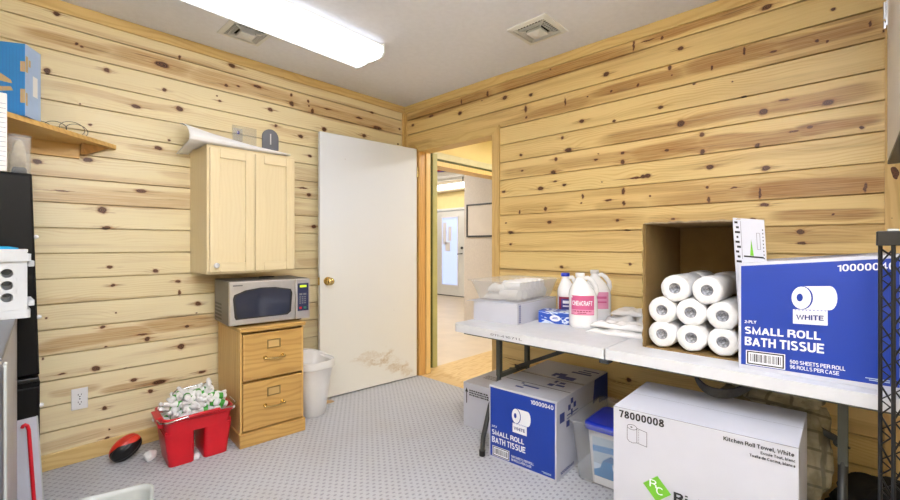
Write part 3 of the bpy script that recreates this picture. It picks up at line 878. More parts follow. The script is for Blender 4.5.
# whiteboard on the grey partition
wb = thing('whiteboard', 'dark framed blank board on the grey partition wall beyond the doorway', 'whiteboard', (HX, .80, 1.31))
MB().box(-.012, -.004, -.44, .44, .01, .47, plain('board_face', (218, 210, 202), .35, var=.02)).build('panel', wb)
mb = MB()
mb.box(-.022, 0, -.46, .46, -.012, .014, DARKMETAL).box(-.022, 0, -.46, .46, .464, .488, DARKMETAL)
mb.box(-.022, 0, -.46, -.436, .014, .464, DARKMETAL).box(-.022, 0, .436, .46, .014, .464, DARKMETAL)
mb.build('frame', wb, bevel=.002)
# pipes under the far ceiling
for col, dx, nm in ((RED, 0.0, 'red'), (plain('pipe_blue', (40, 70, 170), .4), 0.10, 'blue')):
    tag(MB().tube([(2.92 + dx, 3.3, 2.60), (3.06 + dx, 2.7, 2.60), (3.2 + dx, 2.34, 2.60), (3.36 + dx, 1.9, 2.60)], .030, col).build('water_pipe'),
        '%s pipe running under the ceiling of the far room' % nm, 'pipe')


# ------------------------------------------------------------------ ceiling fixtures
def ceiling_light(name, label, loc, rz, L, W, lens, hh=.09, zc=H, hung=0.0):
    """wraparound fluorescent: housing against the ceiling, lens below, end caps"""
    t = thing(name, label, 'ceiling light', (loc[0], loc[1], zc), rz)
    MB().box(-L / 2, L / 2, -W * .40, W * .40, -.035, 0, WHITEPAINT).build('housing', t, bevel=.003)
    prof = [(-W / 2 + .012, -.022), (-W / 2, -.034), (-W / 2, -.068), (-W / 2 + .02, -hh), (-.03, -hh - .004), (0, -hh + .004), (.03, -hh - .004), (W / 2 - .02, -hh), (W / 2, -.068), (W / 2, -.034), (W / 2 - .012, -.022)]
    ring = lambda x: [(x, y, z) for y, z in prof]
    MB().loft([ring(-L / 2 + .008), ring(L / 2 - .008)], lens, smooth=False).build('lens', t)
    if hung:      # added fill lamp: a glowing panel on top brightens the ceiling
        MB().box(-L / 2 + .03, L / 2 - .03, -W * .46, W * .46, .001, .006, lens).build('ceiling_fill_lens', t)
        for s in (-1, 1):
            MB().cyl((s * L * .38, 0, .006), (s * L * .38, 0, hung), .006, CHROME, seg=10).build('suspension_rod', t)
    for s in (-1, 1):
        p2 = [(-W / 2 - .004, -.012), (-W / 2 - .004, -.07), (-W / 2 + .016, -hh - .005), (W / 2 - .016, -hh - .005), (W / 2 + .004, -.07), (W / 2 + .004, -.012)]
        MB().prism(p2, (s * (L / 2 - .006), 0, 0), (0, 1, 0), (0, 0, 1), (s, 0, 0), .010, WHITEPAINT).build('end_cap', t, bevel=.001)
    return t


FA = R(2.5)
ceiling_light('ceiling_light', 'long lit wraparound fluorescent light on the ceiling along the left wall', (-1.55, -.765), FA, 1.22, .30, LENS)
ceiling_light('ceiling_light', 'added suspended fluorescent fill light behind the camera, towards the right wall', (-2.30, -2.70), 0, 1.22, .30, FILLLENS, .09, H - .26, .26)  # unseen lamp added to brighten the room evenly
ceiling_light('ceiling_light', 'added suspended fluorescent fill light behind the camera, in the rear left corner', (-2.55, -3.35), 0, 1.22, .30, FILLLENS, .09, H - .26, .26)  # second added fill lamp, out of view
ceiling_light('ceiling_light', 'lit fluorescent light in the passage outside the doorway', (1.2, -1.3), R(90), 1.22, .30, HALLLENS)
ceiling_light('ceiling_light', 'fluorescent light hanging before the glazed door of the far room', (4.2, 3.45), R(90), 2.3, .26, HANGLENS, .085, 2.52)
for x in (-.45, .45):
    MB().cyl((x, 0, 0), (x, 0, FZ - 2.52), .01, DARKMETAL, seg=10).build('suspension_rod', bpy.data.objects['ceiling_light.004'])
ceiling_light('ceiling_light', 'second fluorescent light on the far room ceiling', (1.3, 2.6), R(90), 1.22, .30, FARLENS, .09, FZ)


def vent(label, x, y, rz, S):
    t = thing('ceiling_vent', label, 'vent', (x, y, H), rz)
    def sq(a, b, z0, z1, mb, m):
        mb.loft([[(-a, -a, z0), (a, -a, z0), (a, a, z0), (-a, a, z0)], [(-b, -b, z1), (b, -b, z1), (b, b, z1), (-b, b, z1)]], m, caps=False, smooth=False)
    mb = MB(); h = S / 2
    sq(h, h, 0, -.006, mb, WHITEPAINT); sq(h, h * .78, -.006, -.012, mb, WHITEPAINT); sq(h * .78, h * .78, -.012, -.001, mb, WHITEPAINT)
    mb.build('frame', t)
    mb = MB(); mb.add([(-h * .78, -h * .78, -.0012), (h * .78, -h * .78, -.0012), (h * .78, h * .78, -.0012), (-h * .78, h * .78, -.0012)], [(0, 1, 2, 3)], DUCTSHADE)
    mb.build('duct_shade_sheet', t)  # flat dark sheet painted as the shade behind the louvers
    for k in (.60, .46):
        mb = MB(); sq(h * k, h * (k + .05), -.004, -.018, mb, WHITEPAINT)
        mb.build('louver', t, solid=.002)
    mb = MB(); sq(h * .32, h * .36, -.006, -.026, mb, WHITEPAINT)
    a, b = h * .36, h * .05
    mb.loft([[(-a, -a, -.026), (a, -a, -.026), (a, a, -.026), (-a, a, -.026)], [(-b, -b, -.040), (b, -b, -.040), (b, b, -.040), (-b, b, -.040)]], WHITEPAINT, smooth=False)
    mb.build('center_plate', t)
    for a in range(4):
        c, s = math.cos(a * PI / 2 + PI / 4), math.sin(a * PI / 2 + PI / 4)
        MB().bar((c * h * .5, s * h * .5, -.014), (c * h * 1.05, s * h * 1.05, -.010), .006, .010, WHITEPAINT).build('divider', t)
    for k in range(-4, 5):
        for sg in (-1, 1):
            MB().box(k * h * .15 - .001, k * h * .15 + .001, min(sg * h * .45, sg * h * .76), max(sg * h * .45, sg * h * .76), -.011, -.004, WHITEPAINT).build('fin', t)
            MB().box(min(sg * h * .45, sg * h * .76), max(sg * h * .45, sg * h * .76), k * h * .15 - .001, k * h * .15 + .001, -.011, -.004, WHITEPAINT).build('fin', t)
    return t


vent('square white air vent alone on the ceiling near the right wall', -.40, -1.675, 0, .265)
vent('square white air vent half behind the fluorescent light, beside the left wall', -1.585, -.375, 0, .245)

# ------------------------------------------------------------------ the open door
dw = .905
d1 = thing('door_1', 'white door standing open against the left wall', 'door', (-.052, -.222, 0), math.atan2(-.215 + .135, .905) + PI)
d1['kind'] = 'structure'; del d1['category']
DA = math.atan2(.087, -.905)
d1.rotation_euler = (0, 0, DA)
MB().box(0, dw, 0, .035, .012, 2.03, DOORPAINT).build('door_slab', d1, bevel=.002).location = (0, -.035, 0)
# slim knob set and hinges of the open door
MB().cyl((.845, 0, .90), (.845, .008, .90), .032, BRASS, seg=24).cyl((.845, .008, .90), (.845, .035, .90), .011, BRASS).build('rosette', d1)
mb = MB(); mb.lathe([(.010, 0), (.024, .008), (.029, .022), (.026, .034), (.012, .040)], BRASS, 20)
mb.build('door_knob', d1, (.845, .030, .90), (-R(90), 0, 0))
MB().box(.902, .907, -.030, -.004, .87, .93, BRASS).build('latch_plate', d1)
for z in (.25, 1.02, 1.78):
    MB().cyl((-.008, .004, z), (-.008, .004, z + .09), .006, BRASS, seg=10).build('hinge', d1)
tag(MB().hexa([(-.05, -.02, 0), (.04, -.02, 0), (.04, .02, 0), (-.05, .02, 0), (-.05, -.02, .026), (.04, -.02, .006), (.04, .02, .006), (-.05, .02, .026)],
              wood('stop_wood', (206, 178, 140), (160, 126, 84), 'X')).build('door_stop', None, (-.925, -.205, 0), (0, 0, R(-5)), bevel=.002),
    'small wooden wedge on the carpet at the foot of the open white door', 'door stop')

# outlet on the left wall
ol = thing('wall_outlet', 'white double power outlet low on the left board wall', 'outlet', (-2.312, 0, .34))
MB().box(-.035, .035, -.007, 0, -.057, .057, WHITEGLOSS).build('cover_plate', ol, bevel=.003)
for s in (-1, 1):
    mb = MB().prism(rrect(.034, .030, .012, 4), (0, -.007, s * .0205), (1, 0, 0), (0, 0, 1), (0, -1, 0), .0025, WHITEPL)
    f = Face(mb, (-.017, -.0095, s * .0205 - .015), (.017, -.0095, s * .0205 - .015), (-.017, -.0095, s * .0205 + .015), (.017, -.0095, s * .0205 + .015))
    f.rect(.009, .014, .0115, .023, BLACKINK); f.rect(.022, .0145, .0245, .0225, BLACKINK); f.disc(.017, .0075, .003, .003, BLACKINK, seg=10)
    mb.build('receptacle', ol)
MB().cyl((0, -.007, 0), (0, -.0085, 0), .0035, STEELDARK, seg=10).build('screw', ol)

# ------------------------------------------------------------------ wall cabinet
wc = thing('wall_cabinet', 'pale maple wall cabinet with two panel doors on the left wall', 'cabinet', (-1.51, 0, 1.0))
w2, dp, hh = .27, .31, .762
mb = MB().box(-w2, w2, -dp + .02, 0, 0, hh, MAPLE)
mb.build('body', wc, bevel=.002)
mb = MB().box(-w2, w2, -dp + .001, -dp + .02, 0, .022, MAPLE_X).box(-w2, w2, -dp + .001, -dp + .02, hh - .022, hh, MAPLE_X)
mb.box(-w2, -w2 + .02, -dp + .001, -dp + .02, .022, hh - .022, MAPLE).box(w2 - .02, w2, -dp + .001, -dp + .02, .022, hh - .022, MAPLE)
mb.build('face_frame', wc, bevel=.001)
for s, (a, b) in enumerate(((-w2 + .012, -.002), (.002, w2 - .012))):
    st = .055; z0, z1 = .012, hh - .018
    mb = MB().box(a, a + st, -dp - .018, -dp, z0, z1, MAPLE).box(b - st, b, -dp - .018, -dp, z0, z1, MAPLE)
    mb.box(a + st, b - st, -dp - .018, -dp, z0, z0 + st, MAPLE_X).box(a + st, b - st, -dp - .018, -dp, z1 - st, z1, MAPLE_X)
    dr = mb.build('door', wc, bevel=.003)
    MB().box(a + st, b - st, -dp - .006, -dp, z0 + st, z1 - st, MAPLE).build('door_panel', dr)
    if s == 0:
        kb = MB().lathe([(.006, 0), (.007, .012), (.015, .018), (.016, .024), (.010, .030)], WHITEGLOSS, 16)
        kb.build('knob', dr, (a + .028, -dp - .018, z0 + .040), (R(90), 0, 0))

# big curled sheet lying over the cabinet
mb = MB()
L0 = [(-.06, 1.915), (-.16, 1.895), (-.25, 1.862), (-.31, 1.825), (-.338, 1.795), (-.335, 1.772), (-.30, 1.757), (-.22, 1.745), (-.14, 1.732), (-.08, 1.722)]
L1 = [(-.08, 1.790), (-.16, 1.788), (-.24, 1.785), (-.30, 1.782), (-.322, 1.776), (-.318, 1.7705), (-.29, 1.769), (-.22, 1.7685), (-.14, 1.768), (-.08, 1.768)]


def sheet(u, v):
    f = v * (len(L0) - 1); i = min(int(f), len(L0) - 2); t = f - i
    a = [L0[i][k] * (1 - t) + L0[i + 1][k] * t for k in (0, 1)]
    b = [L1[i][k] * (1 - t) + L1[i + 1][k] * t for k in (0, 1)]
    e = u ** .92
    y = a[0] * (1 - e) + b[0] * e; z = a[1] * (1 - e) + b[1] * e
    x = -1.855 - .022 * math.sin(v * 3.0) - (0.05 * max(0, v - .6)) + u * .60
    if x > -1.80 and v > .55:
        z = max(z, 1.7665)
    return (x, y, z)


mb.grid(sheet, 36, 36, PAPER)
tag(mb.build('poster_sheet', solid=.0012), 'large curled white paper sheet lying on top of the maple wall cabinet', 'paper')
gp = MB().prism([(-.058, 0), (.058, 0)] + [(.058 * math.cos(t), .086 + .058 * math.sin(t)) for t in [PI * i / 14 for i in range(15)]], (0, 0, 0), (1, 0, 0), (0, 0, 1), (0, -1, 0), .012, GREYARCH)
Face(gp, (-.058, -.012, 0), (.058, -.012, 0), (-.058, -.012, .144), (.058, -.012, .144)).rect(.053, .035, .062, .112, WHITEPL)
tag(gp.build('arched_plaque', None, (-1.272, 0, 1.858), bevel=.002), 'grey round-topped plaque with a white slit on the wall above the maple cabinet', 'plaque')
sh = thing('sign_holder', 'clear plastic sign holder with a small purple emblem on the wall above the maple cabinet', 'sign holder', (-1.455, 0, 1.86))
MB().box(-.075, .085, -.006, 0, 0, .125, CLEAR).build('sleeve', sh)
mb = MB().box(-.070, -.010, -.010, -.007, 0, .105, FROST)
f = Face(mb, (-.070, -.010, 0), (-.010, -.010, 0), (-.070, -.010, .105), (-.010, -.010, .105))
f.disc(.031, .078, .010, .012, PURPLE); f.disc(.026, .080, .004, .006, WHITEINK, 2)
mb.build('card', sh)

# ------------------------------------------------------------------ filing cabinet + microwave
fc = thing('filing_cabinet', 'golden oak filing cabinet of two drawers under the microwave', 'filing cabinet', (-1.456, -.276, 0), R(-4))
fw, fd, fh = .378, .45, .690
MB().box(-fw / 2, fw / 2, -fd / 2 + .055, fd / 2, .006, fh - .025, OAK_Z).box(-fw / 2, -fw / 2 + .012, -fd / 2 + .004, -fd / 2 + .055, .006, fh - .025, OAK_Z).box(fw / 2 - .012, fw / 2, -fd / 2 + .004, -fd / 2 + .055, .006, fh - .025, OAK_Z).build('body', fc, bevel=.003)
MB().box(-fw / 2 - .006, fw / 2 + .006, -fd / 2 - .012, fd / 2 + .004, 0, .082, OAK_X).build('plinth', fc, bevel=.004)
MB().box(-fw / 2 - .004, fw / 2 + .008, -fd / 2 - .014, fd / 2, fh - .025, fh, OAK_X).build('top', fc, bevel=.006, seg=3)
ABRASS = plain('antique_brass', (150, 130, 84), .35, metal=.8)
for z0, z1 in ((.092, .367), (.381, .652)):
    y = -fd / 2
    dr = MB().box(-fw / 2 + .014, fw / 2 - .014, y - .006, y + .03, z0, z1, OAK_X).build('drawer', fc, bevel=.004)
    zz = z1 - .072; y -= .006
    mb = MB()
    for a, b, c, d in ((-.040, .040, .020, .026), (-.040, .040, -.026, -.020), (-.040, -.033, -.02, .02), (.033, .040, -.02, .02)):
        mb.box(a, b, y - .004, y, zz + c, zz + d, ABRASS)
    lh = mb.build('label_holder', dr, bevel=.0008)
    MB().box(-.033, .033, y - .0012, y, zz - .020, zz + .020, plain('label_card_tan', (206, 172, 110), .6)).build('label_card', dr)
    zz = z1 - .150
    mb = MB().tube([(-.052, y - .022, zz), (-.03, y - .027, zz - .003), (0, y - .029, zz - .004), (.03, y - .027, zz - .003), (.052, y - .022, zz)], .0055, BRASS)
    for s in (-1, 1):
        mb.cyl((s * .052, y, zz), (s * .052, y - .022, zz), .006, BRASS, seg=10).cyl((s * .052, y, zz), (s * .052, y - .003, zz), .012, BRASS, seg=14)
        mb.lathe([(.002, -.008), (.008, -.004), (.008, .004), (.002, .008)], BRASS, 10, (s * .057, y - .022, zz))
    mb.build('pull', dr)
for z in (.372, .657):
    pass

mw = thing('microwave', 'stainless steel microwave oven standing on the oak filing cabinet', 'microwave', (-1.445, -.285, fh), R(-5.5))
W, D, HH = .478, .35, .268
mb = MB().box(-W / 2, W / 2, -D / 2 + .03, D / 2, .008, HH, STEELDARK)
f = Face(mb, (-W / 2, D / 2, .008), (-W / 2, -D / 2 + .03, .008), (-W / 2, D / 2, HH), (-W / 2, -D / 2 + .03, HH))
for i in range(5):
    for j in range(7):
        f.rect(.022 + j * .022, .018 + i * .022, .038 + j * .022, .030 + i * .022, BLACKINK)
mb.build('case', mw, bevel=.004)
dW = W * .80
y = -D / 2
mb = MB().box(-W / 2, -W / 2 + dW, y, y + .03, .012, HH - .002, STEEL)
dr = mb.build('door', mw, bevel=.005)
cx, cz = -W / 2 + dW * .505, HH * .50
pts = []
for (px_, pz) in ((-.150, -.080), (.130, -.078), (.150, -.062), (.158, .045), (.150, .066), (.06, .082), (-.02, .084), (-.10, .074), (-.158, .052), (-.164, .030), (-.156, -.066)):
    pts.append((px_, pz))
MB().prism([(a * 1.07, b * 1.10) for a, b in pts], (cx, y, cz), (1, 0, 0), (0, 0, 1), (0, -1, 0), .003, BLACKPL).build('window_frame', dr, bevel=.001)
MB().prism(pts, (cx, y - .003, cz), (1, 0, 0), (0, 0, 1), (0, -1, 0), .0015, plain('microwave_glass', (44, 50, 70), .05, var=0, spec=1.0)).build('window', dr)
mb = MB(); f = Face(mb, (-W / 2, y, 0), (W / 2, y, 0), (-W / 2, y, HH), (W / 2, y, HH))
f.text('emerson', .018, HH - .030, .055, .009, STEELDARK) if False else f.rect(.018, HH - .027, .070, HH - .020, STEELDARK)
mb.build('badge', dr)
px0 = -W / 2 + dW + .003
pn = MB().box(px0, W / 2, y, y + .03, .012, HH - .002, STEEL).build('control_panel', mw, bevel=.004)
mb = MB().box(px0 + .012, W / 2 - .010, y - .002, y, .062, HH - .030, plain('panel_navy', (52, 58, 92), .25, var=0))
f = Face(mb, (px0 + .012, y - .002, .062), (W / 2 - .010, y - .002, .062), (px0 + .012, y - .002, HH - .030), (W / 2 - .010, y - .002, HH - .030))
for r_ in range(4):
    for c_ in range(3):
        f.rect(.010 + c_ * .016, .075 - r_ * .013 + .010, .021 + c_ * .016, .082 - r_ * .013 + .010, GREYINK)
f.rect(.010, .100, .030, .112, GREYINK); f.rect(.036, .100, .056, .112, GREYINK)
f.rect(.010, .012, .026, .026, RED); f.rect(.038, .012, .056, .026, plain('start_green', (40, 120, 100), .4))
mb.build('keypad', pn)
MB().box(px0 + .026, W / 2 - .024, y - .0035, y - .002, HH - .056, HH - .042, LEDGREEN).build('display', pn)
MB().box(px0 + .012, W / 2 - .010, y - .003, y, .020, .052, STEEL).build('open_button', pn, bevel=.002)
for sx in (-1, 1):
    for sy in (-1, 1):
        MB().cyl((sx * .19, sy * .12, 0), (sx * .19, sy * .12, .009), .014, BLACKPL, seg=12).build('foot', mw)
ck = []
for i in range(40):
    t = i / 39 * 4 * PI
    ck.append((.02 + .05 * math.cos(t) * (1 - .1 * i / 39), .06 + .03 * math.sin(t), .004 + .003 * (i / 39)))
tag(MB().tube(ck, .0035, BLACKPL, 6).build('power_cord', None, (-1.42, -.30, fh + HH), (0, 0, 0)), 'coiled black cord lying on top of the microwave', 'cord')

# ------------------------------------------------------------------ white bin by the door
tb = thing('trash_bin', 'white swing-free plastic waste bin between oak filing cabinet and open door', 'bin', (-1.112, -.312, 0))
prof = [(.074, 0), (.080, .004), (.106, .20), (.126, .350), (.135, .355), (.135, .376), (.127, .378), (.122, .350), (.102, .20), (.076, .012), (.0, .012)]
tb['label'] = 'white open plastic waste bin between the oak filing cabinet and the open door'
MB().lathe(prof, WHITEPL, 36, caps=False, power=2.6).build('shell', tb)
mb = MB()


def liner(u, v):
    t = 2 * PI * u
    k = (abs(math.cos(t)) ** 2.6 + abs(math.sin(t)) ** 2.6) ** (-1 / 2.6)
    n = mnoise.noise(Vector((math.cos(t) * 3, math.sin(t) * 3, v * 3)))
    if v < .5:
        w = v / .5; r = .141 - .003 * w + .002 * n; z = .335 + .05 * w + .006 * n * (1 - w)
    else:
        w = (v - .5) / .5; r = .136 - .05 * w + .01 * n * w; z = .386 - .10 * w + .02 * n * w
    if v >= .4:
        z += .045 * max(0, math.cos(t - R(105))) * math.exp(-((v - .5) / .12) ** 2)
    return (r * k * math.cos(t), r * k * math.sin(t), z)


mb.grid(liner, 60, 20, BAGCLEAR)
mb.build('bin_liner', tb)

# ------------------------------------------------------------------ mop bucket with its heap of small bottles
bk = thing('mop_bucket', 'red double mop bucket heaped with small white bottles, by the left wall', 'bucket', (-1.853, -.342, 0), R(-3.5))
BW, BD, BH = .285, .22, .262


def bring(w, d, z, notch, r=.03):
    """outline of the bucket with the arch between its two chambers at the front"""
    o = rrect(w, d, r, 4)
    return [(x, y, z) for x, y in o]


mb = MB()
for s in (-1, 1):
    rings = []
    for z, k in ((0, 0), (.01, .3), (.175, 1.0)):
        w = .118 + .022 * z / .175; d = BD + .03 * z / .26
        cx = s * (.082 + .012 * z / .175)
        rings.append([(x + cx, y, z) for x, y in rrect(w, d, .022, 5)])
    mb.loft(rings, RED)
top = []
for z, w, d in ((.172, .306, .242), (.235, .322, .252), (.240, .340, .272), (.262, .342, .274), (.262, .322, .250), (.19, .306, .235)):
    top.append([(x, y, z) for x, y in rrect(w, d, .030, 5)])
mb.loft(top, RED, caps=False)
mb.box(-.16, .16, -.11, .11, .176, .19, RED)
mb.build('tub', bk, bevel=.003)
mb = MB().hexa([(-.180, -.06, .205), (-.155, -.06, .195), (-.155, .06, .195), (-.180, .06, .205), (-.196, -.07, .262), (-.165, -.07, .262), (-.165, .07, .262), (-.196, .07, .262)], RED)
mb.build('pour_lip', bk, bevel=.004)
mb = MB().tube([(-.190, -.05, .255), (-.184, -.12, .250), (-.155, -.148, .252), (-.06, -.150, .262), (.08, -.150, .266), (.155, -.148, .262), (.182, -.12, .272), (.178, -.03, .280)], .0045, CHROME, 8)
mb.build('wire_handle', bk)
MB().tube([(-.06, -.155, .262), (.02, -.157, .266), (.09, -.155, .266)], .009, RED, 8).build('grip', bk)
mb = MB().tube([(-.09, .07, .26), (-.09, .070, .335), (-.075, .065, .352), (.09, .065, .362), (.105, .07, .345), (.105, .07, .26)], .006, CHROME, 8)
mb.build('wringer_frame', bk)
bprof = [(.012, 0), (.0165, .004), (.017, .060), (.013, .072), (.007, .080), (.007, .084), (.0095, .085), (.0095, .104), (.006, .107)]
mb = MB().lathe(bprof, WHITEPL, 12)
b0 = mb.build('bottle')
tag(b0, 'small white bottle heaped in the red mop bucket', 'bottle', 'small bottles in the red bucket')
mb = MB().lathe([(.0174, .020), (.0176, .022), (.0176, .040), (.0174, .042)], GREENPL, 12, caps=False)
mb.build('bottle_label', b0)
mb = MB().lathe([(.0098, .086), (.0100, .088), (.0100, .103), (.0060, .1075)], WHITEGLOSS, 12)
mb.build('cap', b0)
rnd = random.Random(11)
first = True
cb, sb = math.cos(R(-3.5)), math.sin(R(-3.5))
nb = 0
for layer in range(5):
    z = .208 + layer * .030
    sx_, sy_ = .150 - layer * .012, .098 - layer * .012
    nx, ny = (6, 5) if layer < 3 else (5, 4)
    for i in range(nx):
        for j in range(ny):
            x = (-1 + 2 * (i + .5) / nx) * sx_ + rnd.uniform(-.012, .012)
            y_ = (-1 + 2 * (j + .5) / ny) * sy_ + rnd.uniform(-.010, .010)
            tilt = rnd.uniform(55, 100); az = rnd.uniform(0, 360)
            if layer == 4 and i == 4:
                tilt = rnd.uniform(0, 25)
            rot = (R(tilt), R(rnd.uniform(-20, 20)), R(az))
            off = Matrix.Rotation(R(az), 3, 'Z') @ Matrix.Rotation(rot[1], 3, 'Y') @ Matrix.Rotation(R(tilt), 3, 'X') @ Vector((0, 0, .05))
            if abs(x - off.x) > .155 or abs(y_ - off.y) > .11:
                off = off * .6
            lx, ly = x - off.x, y_ - off.y
            lx = max(-.148, min(.148, lx)); ly = max(-.105, min(.105, ly))
            p = (-1.853 + cb * lx - sb * ly, -.342 + sb * lx + cb * ly, z - off.z + .012)
            if first:
                b0.location = p; b0.rotation_euler = rot; first = False
            else:
                dup(b0, p, rot)
            nb += 1


def wad(loc, r, seed, label):
    mb = MB()
    bmesh.ops.create_icosphere(mb.bm, subdivisions=3, radius=r)
    mb.mi(PAPER)
    for v in mb.bm.verts:
        n = mnoise.noise(v.co * (2.2 / r) * .5 + Vector((seed, 0, 0)))
        v.co *= 1 + .45 * n
        v.co.z = max(v.co.z * .9, -r * .75)
    o = tag(mb.build('paper_wad', None, (loc[0], loc[1], r * .75)), label, 'paper')
    return o


wad((-2.045, -.255), .030, 1.0, 'crumpled white paper wad on the carpet left of the red bucket')
wad((-1.868, -.425), .017, 5.0, 'tiny white paper wad on the carpet under the arch of the red bucket')

# ------------------------------------------------------------------ toy football
fb = thing('toy_football', 'small red and black spiral toy football on the carpet by the baseboard', 'ball', (-2.135, -.150, .062))
fb.rotation_euler = (R(0), R(-33), R(10))


def ball(u, v, half):
    t = PI * (u if half == 0 else u + 1)
    a = -PI / 2 + PI * v
    z = .078 * math.sin(a)
    r = .058 * math.cos(a) ** .85 if math.cos(a) > 0 else 0
    tw = t + .9 * math.sin(a) - .75
    r *= 1 - .12 * (0.5 + 0.5 * math.cos(tw * 10)) * min(1, math.cos(a) * 2)
    return (z, r * math.cos(tw), r * math.sin(tw))


for hf, m, nm in ((0, BALLRED, 'red_half'), (1, BLACKPL, 'black_half')):
    mb = MB(); mb.grid(lambda u, v: ball(u, v, hf), 48, 24, m)
    mb.build(nm, fb)

# ------------------------------------------------------------------ far left: shelf, black cabinet, steel fridge, crate
cs = thing('corner_shelf', 'honey coloured wooden corner shelf high on the left wall', 'shelf', (-2.178, 0, 1.712))
mb = MB(); mb.prism([(0.02, -.001), (-1.19, -.001), (-1.19, -1.10), (-1.06, -1.10), (0.02, -.03)], (0, 0, 0), (1, 0, 0), (0, 1, 0), (0, 0, 1), .022, SHELFWOOD)
mb.build('board', cs, bevel=.002)
MB().box(-1.16, -.135, -.02, -.001, -.075, 0, SHELFWOOD).build('cleat', cs, bevel=.002)
mb = MB().hexa([(-.135, -.055, -.055), (-.135, -.001, -.055), (-.115, -.001, -.055), (-.115, -.055, -.055), (-.135, -.09, 0), (-.135, -.001, 0), (-.01, -.001, 0), (-.01, -.03, 0)], wood('bracket_dark', (186, 136, 70), (130, 84, 34), 'X'))
mb.build('bracket', cs)

BA = R(-29)
bx = thing('parcel_box', 'blue printed cardboard parcel box on the corner shelf', 'box', (-2.535, -.385, 1.734), BA)
bx.location = (-2.535 - .15 * math.cos(BA) - .055 * math.sin(BA), -.452 - .15 * math.sin(BA) + .055 * math.cos(BA) + .02, 1.734)
mb = MB().box(-.15, .148, -.055, .055, 0, 0.312, BOXBLUE)
mb.box(.148, .1500, -.055, .055, 0, 0.312, BOXPALE)
f = Face(mb, (-.15, -.055, 0), (.15, -.055, 0), (-.15, -.055, 0.312), (.15, -.055, 0.312))
f.poly([(.12, .205), (.215, .175), (.250, .150), (.255, .135), (.225, .140), (.12, .170)], TAN)
f.poly([(.12, .105), (.14, .112), (.25, .122), (.258, .105), (.21, .098), (.12, .070)], TAN)
f.rect(.282, .19, .2995, .235, TAN); f.rect(.282, .055, .2995, .115, TAN)
for i in range(26):
    f.rect(.004 + i * .0115, 0.001, .0046 + i * .0115, .291, BLUEINK2)
g = Face(mb, (.15, -.055, 0), (.15, .055, 0), (.15, -.055, 0.312), (.15, .055, 0.312))
g.rect(.0, .19, .016, .26, TAN); g.rect(.0, .045, .014, .10, TAN); g.rect(.05, .10, .085, .19, PAPER); g.rect(.02, .22, .035, .25, TAN)
mb.build('carton', bx, bevel=.0015)
wire = MB()
for x_, r_, tilt in ((-.06, .030, .3), (-.01, .034, -.2), (.055, .040, .1), (.075, .036, .5)):
    wire.tube([(x_ + r_ * 1.25 * math.cos(2 * PI * i / 28), -.05 + .02 * math.sin(2 * PI * i / 28 + tilt) + tilt * .02, r_ + .004 + r_ * math.sin(2 * PI * i / 28)) for i in range(28)], .0014, BLACKPL, 6, closed=True)
wire.tube([(-.06, -.05, .004), (.02, -.055, .005), (.10, -.045, .004), (.13, -.04, .012)], .0014, BLACKPL, 6)
wire.box(-.075, -.045, -.05, -.02, .001, .022, BLACKPL)
tag(wire.build('cable_coil', None, (-2.405, -.04, 1.734)), 'thin black cable loops lying on the corner shelf beside the blue box', 'cable')

bc = thing('black_cabinet', 'tall black cabinet standing at the far left against the board wall', 'cabinet', (-2.785, -.27, 0))
mb = MB().box(-.28, .288, -.31, .24, .0, .605, BLACKGLOSS)
mb.build('lower_case', bc, bevel=.004)
mb = MB().hexa([(-.28, -.31, .63), (.287, -.31, .63), (.287, .24, .63), (-.28, .24, .63), (-.30, -.31, 1.465), (.264, -.31, 1.465), (.264, .24, 1.465), (-.30, .24, 1.465)], BLACKGLOSS)
mb.build('upper_case', bc, bevel=.004)
MB().box(-.28, .285, -.322, .24, .605, .622, BLACKPL).build('divider', bc, bevel=.003)
MB().box(-.28, .284, -.330, -.313, .02, .585, BLACKGLOSS).build('lower_door', bc, bevel=.004)
MB().hexa([(-.28, -.330, .64), (.283, -.330, .64), (.283, -.313, .64), (-.28, -.313, .64), (-.30, -.330, 1.457), (.260, -.330, 1.457), (.260, -.313, 1.457), (-.30, -.313, 1.457)], BLACKGLOSS).build('upper_door', bc, bevel=.004)
for z, x in ((1.205, .275), (.87, .284), (.50, .291)):
    MB().lathe([(.004, -.008), (.010, -.004), (.010, .004), (.004, .008)], WHITEPL, 12, (x, -.30, z)).build('bumper', bc)

jar = thing('clear_jar', 'clear plastic jar with tan residue standing on the black cabinet', 'jar', (-2.555, -.45, 1.4655))
mb = MB().lathe([(.034, 0), (.036, .004), (.037, .165), (.039, .172), (.037, .172), (.034, .165), (.033, .008), (0, .006)], CLEAR, 4 * 8, power=5, caps=False)
mb.build('jar_wall', jar)
mb = MB(); pillow(mb, .05, .05, .045, plain('dark_scoop', (52, 56, 66), .5), 2); mb.build('dark_scoop', jar, (.0, 0, .009))
mb = MB(); pillow(mb, .055, .05, .14, plain('tan_residue', (206, 186, 150), .6, var=.2, vscale=40), 4, wrinkle=.5); mb.build('crumpled_film', jar, (-.004, .006, .010))
pb = thing('paper_pad', 'white lined paper pad standing upright on the black cabinet beside the clear jar', 'paper', (-2.651, -.577, 1.4655), R(2))
mb = MB().box(-.06, .058, -.02, .02, 0, .310, PAPER)
f = Face(mb, (-.06, -.02, 0), (.058, -.02, 0), (-.06, -.02, .310), (.058, -.02, .310))
for i in range(14):
    f.rect(.02, .02 + i * .019, .114, .0212 + i * .019, NAVY)
mb.build('sheets', pb, bevel=.003)

